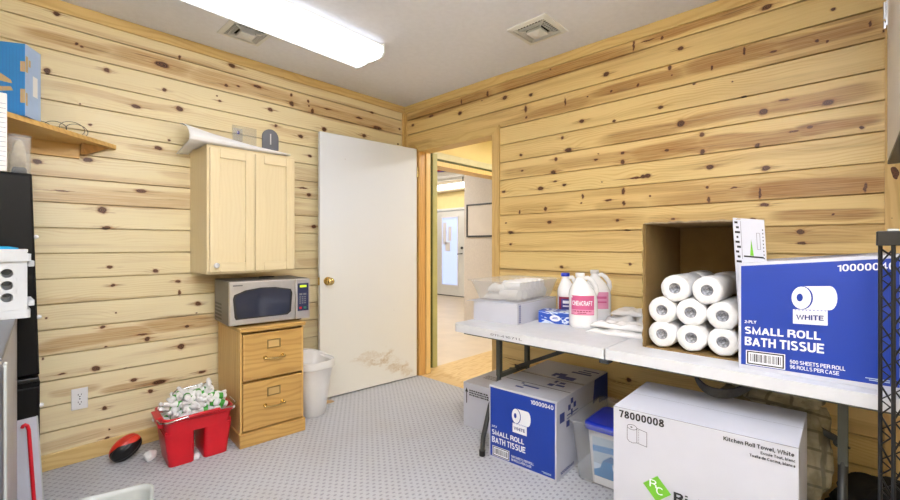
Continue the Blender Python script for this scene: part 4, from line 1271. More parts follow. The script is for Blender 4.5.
fr = thing('steel_fridge', 'small steel fronted fridge at the left edge, the white crate standing on it', 'fridge', (-2.86, -1.155, 0), R(-3.0))
mb = MB().box(-.26, .268, -.42, .50, .03, .895, plain('fridge_side', (176, 178, 186), .4, metal=.3, var=.04))
mb.build('body', fr, bevel=.006)
MB().box(-.26, .272, -.46, -.425, .05, .89, STEELDARK).build('door', fr, bevel=.008, seg=3)
MB().box(-.262, .270, -.425, .50, .895, .905, STEELDARK).build('top_panel', fr, bevel=.003)
MB().box(.268, .276, -.40, -.35, .05, .88, GREYPL).build('door_seal', fr, bevel=.003)
MB().box(.272, .282, -.44, -.425, .30, .56, WHITEPL).build('door_grip', fr, bevel=.003)
MB().box(-.24, .24, -.40, .48, 0, .03, BLACKPL).build('base', fr)

cr = thing('plastic_crate', 'white plastic crate with round holes on top of the steel fridge', 'crate', (-2.698, -.762, .906), R(1))
cw, cdp, chh, tk = .30, .195, .245, .006


def crate_side(mb, bl, br, tl, tr, cols):
    """wall with a grid of round holes, built as a frame of cells round each hole"""
    F = Face(mb, bl, br, tl, tr)
    rows = 3
    y0s = .055; ch = (F.h - .055 - .060) / rows; cwid = (F.w - .05) / cols
    F.rect(0, 0, F.w, y0s, OFFWHITE, 0); F.rect(0, F.h - .060, F.w, F.h, OFFWHITE, 0)
    F.rect(0, y0s, .025, F.h - .060, OFFWHITE, 0); F.rect(F.w - .025, y0s, F.w, F.h - .060, OFFWHITE, 0)
    for i in range(cols):
        for j in range(rows):
            cx, cy = .025 + (i + .5) * cwid, y0s + (j + .5) * ch
            n = 24; rr = min(cwid, ch) * .37
            for k in range(n):
                a, b = 2 * PI * k / n, 2 * PI * (k + 1) / n
                def edge(t):
                    c, s = math.cos(t), math.sin(t)
                    q = min(cwid / 2 / abs(c) if abs(c) > 1e-6 else 9, ch / 2 / abs(s) if abs(s) > 1e-6 else 9)
                    return (cx + c * q, cy + s * q)
                ia, ib = (cx + rr * math.cos(a), cy + rr * math.sin(a)), (cx + rr * math.cos(b), cy + rr * math.sin(b))
                F.poly([ia, edge(a), edge(b), ib], OFFWHITE, 0)


mb = MB()
a, b = cw / 2, cdp / 2
crate_side(mb, (-a, -b, 0), (a, -b, 0), (-a, -b, chh), (a, -b, chh), 5)
crate_side(mb, (a, -b, 0), (a, b, 0), (a, -b, chh), (a, b, chh), 5)
crate_side(mb, (a, b, 0), (-a, b, 0), (a, b, chh), (-a, b, chh), 6)
crate_side(mb, (-a, b, 0), (-a, -b, 0), (-a, b, chh), (-a, -b, chh), 5)
bmesh.ops.remove_doubles(mb.bm, verts=mb.bm.verts, dist=.0006)
mb.build('wall', cr, solid=.005)
MB().box(-a, a, -b, b, .001, .006, OFFWHITE).build('bottom', cr)
for z0, z1, e in ((.0, .030, .010), (.205, .232, .012), (chh - .006, chh + .004, .004)):
    o_, i_ = rrect(cw + 2 * e, cdp + 2 * e, .012, 3), rrect(cw - .006, cdp - .006, .010, 3)
    mb = MB()
    mb.loft([[(x, y_, z0) for x, y_ in o_], [(x, y_, z1) for x, y_ in o_], [(x, y_, z1) for x, y_ in i_], [(x, y_, z0) for x, y_ in i_], [(x, y_, z0) for x, y_ in o_]], OFFWHITE, caps=False, smooth=False)
    mb.build('rim', cr)
for k in range(3):
    for z in (.040, .185):
        MB().box(a + .004, a + .022, -b + .015 + k * .065, -b + .040 + k * .065, z, z + .022, OFFWHITE).build('stacking_lug', cr, bevel=.003)
tc_ = thing('lidded_tub', 'clear tub with a bright blue lid sitting inside the white crate', 'tub', (-2.70, -.762, .914), R(1))
MB().lathe([(.10, 0), (.115, .225), (.118, .228)], FROST, 32, sx=1.1, sy=.68, power=5).build('tub_body', tc_)
MB().lathe([(.122, .222), (.124, .226), (.122, .246), (.10, .252), (.0, .252)], plain('lid_cyan', (40, 160, 214), .2), 32, sx=1.1, sy=.68, power=5).build('lid', tc_)

wp = thing('white_board_panel', 'white panel with a red cane-shaped bar leaning on the black cabinet', 'panel', (-2.572, -.617, 0), R(0))
wp.rotation_euler = (R(-1.0), R(-3.0), 0)
mb = MB().box(-.17, .09, -.008, 0, 0.005, .465, WHITECARD)
f = Face(mb, (-.17, -.008, 0.005), (.09, -.008, 0.005), (-.17, -.008, .465), (.09, -.008, .465))
f.disc(.165, .36, .003, .003, GREYINK, seg=10); f.disc(.165, .33, .003, .003, GREYINK, seg=10)
mb.build('sheet', wp, bevel=.001)
MB().tube([(.044, -.012, .434), (.047, -.014, .441), (.052, -.014, .444), (.059, -.014, .438), (.062, -.013, .42), (.062, -.013, .03)], .0065, RED, 10).build('red_bar', wp)
mb = MB().box(.087, .0915, -.010, .001, .005, .465, GREYPL).build('edge_strip', wp)

# grey basket at the bottom edge
gb = thing('grey_basket', 'empty pale grey waste basket on the carpet in the near left', 'basket', (-2.385, -1.29, 0), R(-14))
mb = MB()
o0 = lambda w, d, r, z: [(x, y, z) for x, y in rrect(w, d, r, 5)]
mb.loft([o0(.20, .25, .04, 0), o0(.245, .31, .045, .282), o0(.262, .326, .05, .284), o0(.262, .326, .05, .296), o0(.244, .308, .045, .298), o0(.236, .300, .045, .28), o0(.19, .24, .04, .008)], GREYPL)
mb.build('shell', gb)

# ------------------------------------------------------------------ folding table
TX, TY, TT = -.905, -1.425, .74
ft = thing('folding_table', 'long white plastic folding table along the right wall', 'table', (-.495, -2.300, 0))
for (y0, y1) in ((-.905, -.002), (.002, .862)):
    mb = MB()
    hw = .40
    o_ = []
    r = .045
    ya, yb = y0, y1
    if y0 < -.5:
        poly = [(hw, yb), (-hw, yb)] + [(-hw + r - r * math.cos(t), ya + r - r * math.sin(t)) for t in [PI / 2 * k / 6 for k in range(7)]] + [(hw - r + r * math.sin(t), ya + r - r * math.cos(t)) for t in [PI / 2 * k / 6 for k in range(7)]]
    else:
        poly = [(-hw, ya), (hw, ya)] + [(hw - r + r * math.cos(t), yb - r + r * math.sin(t)) for t in [PI / 2 * k / 6 for k in range(7)]] + [(-hw + r - r * math.sin(t), yb - r + r * math.cos(t)) for t in [PI / 2 * k / 6 for k in range(7)]]
    mb.prism(poly, (0, 0, TT - .042), (1, 0, 0), (0, 1, 0), (0, 0, 1), .042, TABLEWHITE)
    tp = mb.build('table_top', ft, bevel=.008, seg=3)
    if y0 > -.5:
        mb = MB()
        f = Face(mb, (-hw, y1, TT - .042), (-hw, y0, TT - .042), (-hw, y1, TT), (-hw, y0, TT))
        f.text('011-41671 L', .27, .014, .19, .012, GREYINK, .14, e=3)
        mb.build('marker_writing', tp)
    MB().bar((-.33, y0 + .04, TT - .052), (-.33, y1 - .04, TT - .052), .03, .02, LEGMETAL).build('apron_rail', ft)
    MB().bar((.33, y0 + .04, TT - .052), (.33, y1 - .04, TT - .052), .03, .02, LEGMETAL).build('apron_rail', ft)
for s in (1, -1):
    yl = .752 if s > 0 else -.725
    for e, xb, xm, xf in ((-1, -.113, -.20, -.271), (1, .18, .26, .33)):
        mb = MB().bar((xb, yl, TT - .05), (xb, yl, .41), .026, .026, LEGMETAL, (1, 0, 0))
        mb.tube([(xb, yl, .42), (xb - .01 * -e, yl, .36), (xm, yl, .26), (xf - .01 * e, yl, .10), (xf, yl, .015)], .0135, DARKMETAL, 12)
        mb.cyl((xf, yl, 0), (xf, yl, .03), .017, BLACKPL, seg=12)
        mb.build('leg', ft)
    MB().bar((-.113, yl, .412), (.18, yl, .412), .024, .024, LEGMETAL, (0, 0, 1)).build('crossbar', ft)
    MB().cyl((.02, yl, .425), (.02, yl, .425 + .001), .02, DARKMETAL).bar((.06, yl, .425), (.03, yl - .55 * s, TT - .055), .016, .022, DARKMETAL).cyl((.045, yl - .014 * s, .425), (.08, yl - .014 * s, .425), .016, DARKMETAL, seg=12).build('brace', ft)
MB().box(-.405, -.355, -.02, .02, TT - .06, TT - .043, DARKMETAL).build('hinge_catch', ft, bevel=.003)

# ------------------------------------------------------------------ cartons
def tissue_carton(label, loc, rz, w, d, hl, hr, number, group=None):
    """blue fronted carton: front is local -y; hl, hr = height at its left and right side"""
    t = thing('bath_tissue_carton', label, 'box', loc, rz)
    a, b = w / 2, d / 2
    P = [(-a, -b, 0), (a, -b, 0), (a, b, 0), (-a, b, 0), (-a, -b, hl), (a, -b, hr), (a, b, hr), (-a, b, hl)]
    mb = MB().hexa(P, WHITECARD)
    f = Face(mb, P[0], P[1], P[4], P[5])
    Wf, Hf = f.w, f.h
    X = lambda u: u * Wf
    Y = lambda v: v * Hf
    f.rect(.008, .014, Wf - .008, Hf - .010, BLUEINK, 1)
    f.text(number, X(.645), Y(.890), X(.315), Y(.060), WHITEINK, .16)
    # printed roll
    f.rect(X(.43), Y(.58), X(.60), Y(.775), WHITEINK, 2)
    f.disc(X(.60), Y(.6775), X(.045), Y(.0975), WHITEINK, 3)
    f.disc(X(.435), Y(.6775), X(.066), Y(.0985), BLUEINK, 4)
    f.disc(X(.428), Y(.6775), X(.062), Y(.095), WHITEINK, 5)
    f.disc(X(.418), Y(.68), X(.020), Y(.034), BLUEINK, 6)
    f.rect(X(.375), Y(.455), X(.588), Y(.578), WHITEINK, 3)
    for k in range(9):
        f.rect(X(.385 + k * .023), Y(.570), X(.397 + k * .023), Y(.575), BLUEINK2, 7)
    f.text('WHITE', X(.395), Y(.487), X(.170), Y(.052), NAVY, .18, 7)
    f.text('2-PLY', X(.045), Y(.432), X(.085), Y(.028), WHITEINK, .19)
    f.text('SMALL ROLL', X(.047), Y(.325), X(.50), Y(.082), WHITEINK, .19)
    f.text('BATH TISSUE', X(.047), Y(.222), X(.52), Y(.082), WHITEINK, .19)
    f.rect(X(.055), Y(.045), X(.325), Y(.180), WHITEINK, 2)
    f.ring(X(.063), Y(.052), X(.317), Y(.173), .004, BLACKINK, 3)
    f.barcode(X(.085), Y(.078), X(.30), Y(.150), BLACKINK, 3)
    f.text('500 SHEETS PER ROLL', X(.355), Y(.108), X(.335), Y(.032), WHITEINK, .15)
    f.text('96 ROLLS PER CASE', X(.355), Y(.064), X(.30), Y(.032), WHITEINK, .15)
    f.rect(X(.80), Y(.075), X(.93), Y(.081), PALEBLUE, 2); f.rect(X(.82), Y(.062), X(.93), Y(.068), PALEBLUE, 2)
    # side facing right
    g = Face(mb, P[1], P[2], P[5], P[6])
    q = lambda u, v: (u * g.w, v * g.h)
    for (u0, v0, u1, v1) in ((.05, .70, .13, .82), (.19, .80, .235, .87), (.24, .72, .27, .80), (.285, .80, .33, .87), (.235, .87, .28, .94), (.16, .60, .215, .68)):
        g.rect(*q(u0, v0), *q(u1, v1), NAVY, 1)
    g.rect(*q(.17, .74), *q(.37, .755), NAVY, 1); g.rect(*q(.17, .70), *q(.34, .712), NAVY, 1)
    g.text(number, *q(.06, .05), .42 * g.w * .55, .045 * g.h, NAVY, .18)
    g.poly([q(.70, .995), q(.997, .995), q(.997, .60), q(.80, .62), q(.79, .70), q(.66, .66)], BLUEINK, 1)
    # left side
    l = Face(mb, P[3], P[0], P[7], P[4])
    l.rect(.05, .25, .20, .31, NAVY)
    # top: taped seam and print
    tfc = Face(mb, P[4], P[5], P[7], P[6])
    tw, th = tfc.w, tfc.h
    tfc.rect(.004, th * .245, tw - .004, th * .255, BLACKINK, 1); tfc.rect(.004, th * .492, tw - .004, th * .502, BLACKINK, 1)
    for (u0, v0, u1, v1) in ((.60, .30, .68, .36), (.70, .33, .82, .37), (.62, .40, .66, .46), (.70, .40, .78, .44), (.55, .53, .80, .62), (.50, .60, .62, .68),
                             (.30, .10, .42, .13), (.36, .16, .60, .19), (.30, .20, .34, .23), (.60, .76, .90, .80), (.66, .82, .86, .85), (.70, .88, .94, .91), (.44, .56, .50, .66)):
        tfc.rect(u0 * tw, v0 * th, u1 * tw, v1 * th, NAVY, 1)
    mb.build('carton', t, bevel=.002)
    tp = MB(); k = Face(tp, P[4], P[5], P[7], P[6])
    k.rect(.0, th * .478, tw, th * .53, clear('packing_tape', (214, 206, 186), .25), 3)
    tp.build('packing_tape', t)
    return t


RZ = R(-87.5)
tissue_carton('blue bath tissue carton on the floor under the left half of the table', (-.740 + .335, -1.772, 0), RZ, .405, .67, .400, .398, '10000040')
tissue_carton('blue bath tissue carton standing on the table beside the open carton', (-.830 + .29, -2.953, TT), R(-89), .400, .58, .366, .404, '10000040')

# white carton left of it
sc = thing('shipping_carton', 'plain white carton with a black arrow, on the floor nearest the doorway', 'box', (-.345, -1.345, 0), R(-89))
w, d, h = .30, .36, .283
mb = MB().box(-w / 2, w / 2, -d / 2, d / 2, 0, h, WHITECARD)
f = Face(mb, (-w / 2, -d / 2, 0), (w / 2, -d / 2, 0), (-w / 2, -d / 2, h), (w / 2, -d / 2, h))
f.rect(.024, .150, .031, .225, BLACKINK); f.poly([(.015, .222), (.040, .222), (.0275, .250)], BLACKINK)
rnd = random.Random(5)
for r_ in range(3):
    x = .05
    while x < .20:
        l_ = rnd.uniform(.006, .016); f.rect(x, .232 - r_ * .014, x + l_, .241 - r_ * .014, BLACKINK); x += l_ + .004
t_ = Face(mb, (-w / 2, -d / 2, h), (w / 2, -d / 2, h), (-w / 2, d / 2, h), (w / 2, d / 2, h))
for r_ in range(3):
    x = .05
    while x < .22:
        l_ = rnd.uniform(.008, .02); t_.rect(x, .19 - r_ * .025, x + l_, .204 - r_ * .025, GREYINK); x += l_ + .005
mb.build('carton', sc, bevel=.002)

# big kitchen roll carton in front
kc = thing('kitchen_roll_carton', 'large white kitchen roll towel carton on the floor, front right', 'box', (-.851, -2.668, 0), R(-88.5))
w, d, h = .540, .385, .574
mb = MB()
P = [(-w / 2, -d / 2, 0), (w / 2, -d / 2, 0), (w / 2, d / 2, 0), (-w / 2, d / 2, 0), (-w / 2, -d / 2, h), (w / 2 - .006, -d / 2 + .012, h + .006), (w / 2, d / 2, h + .004), (-w / 2, d / 2, h)]
mb.hexa(P, WHITECARD)
f = Face(mb, P[0], P[1], P[4], P[5])
f.text('78000008', .022, h - .036, .154, .027, BLACKINK, .19)
# little line drawing of a roll and its hanging sheet
f.stroke([(.051, h - .066), (.051, h - .108)], .0016, BLACKINK)
el = lambda cx, cy, rx, ry, n=18: [(cx + rx * math.cos(2 * PI * i / n), cy + ry * math.sin(2 * PI * i / n)) for i in range(n + 1)]
f.stroke(el(.068, h - .062, .017, .009), .0016, BLACKINK); f.disc(.066, h - .062, .004, .0022, BLACKINK)
f.stroke([(.051, h - .108), (.058, h - .115), (.070, h - .118), (.085, h - .114)], .0016, BLACKINK)
f.stroke([(.085, h - .062), (.085, h - .114), (.119, h - .119), (.119, h - .068), (.085, h - .062)], .0016, BLACKINK)
for i in range(8):
    f.rect(.0905, h - .112 + i * .006, .092, h - .109 + i * .006, BLACKINK)
f.text('Kitchen Roll Towel, White', .352, h - .031, .178, .0165, BLACKINK, .19)
f.text('Essuie Tout, blanc', .449, h - .0455, .083, .0105, BLACKINK, .19)
f.text('Toalla de Cocina, blanca', .421, h - .0600, .111, .0105, BLACKINK, .19)
f.poly([(.106, h - .249), (.154, h - .208), (.198, h - .257), (.151, h - .298)], GREENINK)
f.text('R', .128, h - .252, .024, .026, WHITEINK, .13); f.text('C', .150, h - .271, .022, .026, WHITEINK, .13)
f.text('Rich', .206, h - .276, .098, .033, BLACKINK, .19)
f.rect(.0, h - .0015, w, h, GREYINK)
g = Face(mb, P[1], P[2], P[5], P[6])
g.poly([(.004, h - .004), (.02, h - .01), (.024, h - .06), (.012, h - .09), (.006, h - .05)], GREYINK)
mb.build('carton', kc, bevel=.003)
mb = MB(); t_ = Face(mb, P[4], P[5], P[7], P[6])
t_.rect(0, d * .485, w, d * .49, GREYINK, 1)
mb.build('flap_seam', kc)

# carton lying open, with paper towel rolls
oc = thing('open_carton', 'open brown-lined white carton on the table, filled with paper towel rolls', 'box', (-.745, -2.580, TT), R(-90))
w, d, h, t = .340, .50, .522, .004
mb = MB().box(-w / 2, w / 2, 0, d, 0, t, KRAFT).box(-w / 2, -w / 2 + t, 0, d, t, h - t, KRAFT).box(w / 2 - t, w / 2, 0, d, t, h - t, KRAFT)
mb.box(-w / 2, w / 2, 0.012, d, h - t, h, KRAFT).box(-w / 2 + t, w / 2 - t, d - t, d, t, h - t, KRAFT)
mb.build('carton', oc)
mb = MB().box(-w / 2 - .0012, -w / 2 - .0002, 0.004, d, 0, h, WHITECARD).box(w / 2 + .0002, w / 2 + .0012, 0, d, 0, h, WHITECARD).box(-w / 2, w / 2, .016, d, h + .0002, h + .0012, WHITECARD)
mb.build('printed_cover', oc)
mb = MB()


def torn(u, v):
    x = -w / 2 + u * w
    n = mnoise.noise(Vector((x * 40, 2.0, v * 2)))
    return (x, .014 - v * (.016 + .006 * n), h - .002 + v * (.004 + .008 * n))


mb.grid(torn, 40, 3, KRAFTEDGE); mb.build('torn_top_edge', oc, solid=.003)
mb = MB()


def torn2(u, v):
    z = .0 + u * (h - .006)
    n = mnoise.noise(Vector((9.0, z * 30, v * 2)))
    return (-w / 2 + .002 - v * (.004 + .008 * n), .004 - v * .016, z + .004)


mb.grid(torn2, 40, 3, KRAFT); mb.build('torn_side_edge', oc, solid=.003)
# printed flap folded out to the right
mb = MB().hexa([(w / 2 + .001, -.002, .02), (w / 2 + .095, .004, .02), (w / 2 + .095, .008, .02), (w / 2 + .001, .002, .02),
                (w / 2 - .024, -.004, h + .010), (w / 2 + .070, .003, h - .002), (w / 2 + .070, .007, h - .002), (w / 2 - .024, 0, h + .010)], WHITECARD)
f = Face(mb, (w / 2 + .001, -.002, .02), (w / 2 + .095, .004, .02), (w / 2 - .024, -.004, h + .010), (w / 2 + .070, .003, h - .002))
fw_ = f.w
for k in range(9):
    f.rect(fw_ * .05 + (k % 2) * .004, h - .03 - k * .018, fw_ * .05 + .010 + (k % 3) * .003, h - .022 - k * .018, BLACKINK)
    f.rect(fw_ * .92, h - .05 - k * .013, fw_ * .95, h - .045 - k * .013, BLACKINK)
f.stroke([(fw_ * .74, h - .06), (fw_ * .84, h - .06), (fw_ * .84, h - .12), (fw_ * .74, h - .12), (fw_ * .74, h - .06)], .0015, GREYINK)
f.stroke([(fw_ * .25, h - .02), (fw_ * .25, h - .16)], .0015, GREYINK)
f.poly([(fw_ * .50, h - .145), (fw_ * .62, h - .145), (fw_ * .56, h - .085)], GREENINK)
f.rect(fw_ * .30, h - .152, fw_ * .92, h - .146, BLACKINK)
mb.build('printed_flap', oc)


def make_roll(label):
    t = thing('paper_towel_roll', label, 'roll', (0, 0, 0), 0, None)
    rr, L = .0543, .27
    mb = MB()
    prof = [(.0215, .004), (.048, -.002), (rr, .010), (rr + .0005, L / 2), (rr, L - .01), (.048, L + .002), (.0215, L - .004)]
    rings = []
    for r, y in prof:
        ring = []
        for i in range(32):
            a = 2 * PI * i / 32
            n = 1 + (.05 * mnoise.noise(Vector((math.cos(a) * 2.2, math.sin(a) * 2.2, y * 9))) if r > .03 else 0)
            ring.append((r * n * math.cos(a), y, r * n * math.sin(a)))
        rings.append(ring)
    mb.loft(rings, plain('wrapped_paper', (236, 236, 238), .3, var=.05, vscale=50, bump=.6, bscale=70), caps=False)
    mb.build('wrapped_paper', t)
    mb = MB()
    for r0, r1, y0, y1 in ((.0215, .0215, .002, L - .002),):
        c = [[(r0 * math.cos(2 * PI * i / 24), y, r0 * math.sin(2 * PI * i / 24)) for i in range(24)] for y in (y0, y1)]
        mb.loft(c, plain('core_grey', (146, 146, 150), .7, var=.2, vscale=70), caps=False)
    mb.build('cardboard_core', t)
    mb = MB()
    rnd_ = random.Random(4)

    def film(u, v):
        a = 2 * PI * u
        r = .0215 * (1 - v) + .002
        n = mnoise.noise(Vector((math.cos(a) * 3 * (1 - v), math.sin(a) * 3 * (1 - v), 4)))
        return (r * math.cos(a), .006 + .022 * v + .010 * n * v, r * math.sin(a))
    mb.grid(film, 24, 6, plain('tucked_film', (158, 160, 168), .25, var=.5, vscale=90, bump=.6, bscale=150))
    mb.build('tucked_film', t)
    return t


roll0 = None
rows = ((-.109, .059, 'left', 'bottom'), (.0, .059, 'middle', 'bottom'), (.109, .059, 'right', 'bottom'),
        (-.109, .158, 'left', 'middle'), (-.002, .160, 'middle', 'middle'), (.107, .158, 'right', 'middle'),
        (-.060, .252, 'left', 'top'), (.056, .252, 'right', 'top'))
k = 0
for lay, y0 in ((0, .015), (1, .205)):
    for x, z, col, row in rows:
        if lay and row != 'top':
            continue
        lb = '%s paper towel roll of the %s row in the open carton' % (col, row) if not lay else 'paper towel roll lying behind the %s one of the top row in the open carton' % col
        if lay:
            y0 = .295; L_ = 0
        # into world: carton front faces -X
        spin = [0, 80, 160, 230, 300, 30, 110, 200, 45, 140][k % 10]
        p = (-.745 + y0, -2.582 - x, TT + z + .002)
        if lay:
            p = (-.745 + .29 + .0, -2.582 - x * .9, TT + z + .004)
        if roll0 is None:
            roll0 = make_roll(lb); o = roll0
            o.location = p; o.rotation_euler = (0, 0, R(-90))
        else:
            o = dup(roll0, p, None, lb)
        o['group'] = 'paper towel rolls in the open carton'
        o.rotation_mode = 'XYZ'
        o.rotation_euler = (0, 0, R(-90))
        k += 1
for o in [q for q in bpy.data.objects if q.name.startswith('paper_towel_roll')]:
    pass
# short second layer: those rolls end against the back of the carton
for o in [q for q in bpy.data.objects if q.name.startswith('paper_towel_roll') and 'behind' in q['label']]:
    o.scale = (1, .70, 1)

# ------------------------------------------------------------------ on the table, left end
fb_ = thing('flat_white_box', 'white shallow cardboard box with a lifted flap at the left end of the table', 'box', (-.475, -1.576, TT), R(-86))
w, d, h = .292, .47, .112
mb = MB().box(-w / 2, w / 2, -d / 2, d / 2, 0, h, WHITECARD)
f = Face(mb, (w / 2, -d / 2, 0), (w / 2, d / 2, 0), (w / 2, -d / 2, h), (w / 2, d / 2, h))
for j in range(9):
    for i in range(2):
        f.rect(.012 + i * .013, .008 + j * .011, .022 + i * .013, .0155 + j * .011, NAVY)
f.rect(0, 0, .002, h, GREYINK); f.rect(0, h - .002, d, h, GREYINK)
mb.build('carton', fb_, bevel=.001)
MB().hexa([(-w / 2 - .075, -d / 2 + .03, h - .012), (-w / 2, -d / 2 - .02, h - .002), (-w / 2 + .0, d / 2 - .05, h - .002), (-w / 2 - .07, d / 2 - .09, h - .012),
           (-w / 2 - .075, -d / 2 + .03, h - .009), (-w / 2, -d / 2 - .02, h + .001), (-w / 2 + .0, d / 2 - .05, h + .001), (-w / 2 - .07, d / 2 - .09, h - .009)], WHITECARD).build('flap', fb_)
mb = MB().hexa([(-w / 2, -d / 2 - .022, h - .002), (-w / 2 + .10, -d / 2 - .001, h - .002), (-w / 2 + .10, -d / 2, h - .002), (-w / 2, -d / 2, h - .002),
                (-w / 2, -d / 2 - .022, h + .0012), (-w / 2 + .10, -d / 2 - .001, h + .0012), (-w / 2 + .10, -d / 2, h + .0012), (-w / 2, -d / 2, h + .0012)], WHITECARD).build('flap_fold', fb_)

tr = thing('plastic_tray', 'milky plastic tray full of white bag rolls standing on the flat white box', 'tray', (-.470, -1.566, TT + h + .0025), R(-86))
mb = MB()
o0 = lambda w_, d_, r_, z: [(x, y, z) for x, y in rrect(w_, d_, r_, 5)]
mb.loft([o0(.275, .40, .03, 0), o0(.345, .475, .035, .108), o0(.385, .510, .04, .111), o0(.385, .510, .04, .115), o0(.339, .469, .035, .113), o0(.270, .395, .03, .004)], TRAYCLEAR)
mb.build('tray_shell', tr)
mb = MB().lathe([(.0275, 0), (.029, .003), (.029, .115), (.0275, .118)], PAPER, 20)
mb.cyl((0, 0, .1183), (0, 0, .1187), .012, GREYPL, seg=14)
rl0 = mb.build('bag_roll')
tag(rl0, 'white bag roll lying in the row on the right of the milky tray', 'roll', 'bag rolls in the milky tray')
M_ = Matrix.Rotation(R(-86), 4, 'Z')
base = Vector((-.470, -1.566, TT + .112 + .0075))
k = 0
for j in range(6):
    for i in range(1):
        for q in range(2):
            lx, ly = .030 + 0.0, -.155 + j * .060
            if q == 0:
                loc, rot = Vector((.118, ly, .031)), (0, R(-90), R(-86))
            else:
                if j < 1:
                    continue
                loc, rot = Vector((.118, ly - .030, .080)), (0, R(-90), R(-86))
            p = base + M_ @ loc
            o = rl0 if k == 0 else dup(rl0, p, rot)
            if k == 0:
                rl0.location = p; rl0.rotation_euler = rot
            k += 1
packs = (('lowest white wrapped pack lying across the front of the milky tray', (-.055, -.145, .001), .12, .055, .042, 3),
         ('upper white wrapped pack lying across the front of the milky tray', (-.03, -.14, .045), .12, .055, .046, 9),
         ('white wrapped pack in the left half of the milky tray, behind the front ones', (-.06, -.04, .001), .11, .09, .05, 14))
for lb, l_, a, b, c, sd in packs:
    mb = MB(); pillow(mb, a, b, c, PAPER, sd, wrinkle=.35)
    p = base + M_ @ Vector(l_)
    tag(mb.build('wrapped_pack', None, p, (0, 0, R(-86))), lb, 'pack', 'wrapped packs in the milky tray')

tbx = thing('tissue_box', 'small blue and white patterned box in front of the blue-capped bottle', 'box', (-.435, -1.87, TT), R(-78))
w, d, h = .215, .115, .066


def waves():
    m = NT('blue_wave_print')
    s = m.sep(m.objco())
    n = m.noise(m.comb(m.math('MULTIPLY', s[0], 7.0), m.math('MULTIPLY', s[1], 7.0), m.math('MULTIPLY', s[2], 30.0)), 1.0, 2.0, .5, 1.2)
    m.color(m.mix(m.smooth(m.math('SINE', m.math('MULTIPLY', n, 26.0)), .45, .8), lin(38, 84, 190), lin(214, 226, 244)))
    m.set(rough=.4)
    return m.mat


mb = MB().box(-w / 2, w / 2, -d / 2, d / 2, 0, h, waves())
f = Face(mb, (-w / 2, -d / 2, 0), (w / 2, -d / 2, 0), (-w / 2, -d / 2, h), (w / 2, -d / 2, h))
f.disc(.095, .030, .030, .017, WHITEINK); f.rect(.080, .026, .112, .030, BLUEINK2, 2); f.rect(.083, .034, .108, .037, BLUEINK2, 2)
mb.build('box', tbx, bevel=.002)


def jug(name, label, loc, rz, r, hgt, cap, body_mat=WHITEGLOSS):
    """round-shouldered bottle with a moulded handle loop beside the neck"""
    t = thing(name, label, 'bottle', loc, rz)
    s = hgt
    mb = MB()
    prof = [(r * .90, 0), (r * .98, .006), (r, .02), (r, s * .50), (r * .985, s * .58), (r * .90, s * .66), (r * .72, s * .74), (r * .50, s * .82), (r * .34, s * .875), (.020, s * .905), (.020, s * .93)]
    rings = []
    for q, (rr, z) in enumerate(prof):
        f_ = max(0, min(1, (z / s - .5) / .4))
        ring = []
        for i in range(36):
            a = 2 * PI * i / 36
            kx = (abs(math.cos(a)) ** 2.5 + abs(math.sin(a)) ** 2.5) ** (-1 / 2.5)
            ring.append((rr * kx * math.cos(a) - .22 * r * f_, rr * kx * math.sin(a) * (.98), z))
        rings.append(ring)
    mb.loft(rings, body_mat)
    mb.build('body', t)
    nx = -.22 * r
    MB().tube([(nx + .012, 0, s * .90), (nx + .040, 0, s * .905), (nx + r * .80, 0, s * .86), (nx + r * 1.08, 0, s * .76), (nx + r * 1.14, 0, s * .66), (nx + r * 1.02, 0, s * .57), (nx + r * .8, 0, s * .52)],
              [.011, .012, .0135, .0135, .0135, .014, .016], body_mat, 12).build('handle', t)
    mb = MB().lathe([(.0235, s * .925), (.0245, s * .928), (.0245, s * .992), (.022, s), (0, s)], cap, 24, (nx, 0, 0))
    mb.build('cap', t)
    return t, r


def wrap_label(t, r, z0, z1, a0, a1, mat, name, e=.0008, words=()):
    """label following the side of a jug; words = (text, u0, v0, u width, v height, material)"""
    def pt(u, v, ee):
        a = a0 + (a1 - a0) * u
        kx = (abs(math.cos(a)) ** 2.5 + abs(math.sin(a)) ** 2.5) ** (-1 / 2.5)
        return ((r + ee) * kx * math.cos(a), (r + ee) * kx * math.sin(a) * .98, z0 + (z1 - z0) * v)
    mb = MB()
    mb.grid(lambda u, v: pt(u, v, e), 16, 1, mat)
    for body, u0, v0, du, dv, m_ in words:
        if body is None:
            n = 8
            mb.add([pt(u0 + du * i / n, v0 + dv * j, e + .0006) for j in (0, 1) for i in range(n + 1)], [(i, i + 1, n + 2 + i, n + 1 + i) for i in range(n)], m_)
            continue
        vs, fs = text_mesh(body, .2)
        ax, bx_ = min(v[0] for v in vs), max(v[0] for v in vs); ay, by = min(v[1] for v in vs), max(v[1] for v in vs)
        mb.add([pt(u0 + (x - ax) / (bx_ - ax) * du, v0 + (y - ay) / (by - ay) * dv, e + .0009) for x, y in vs], fs, m_)
    mb.build(name, t)


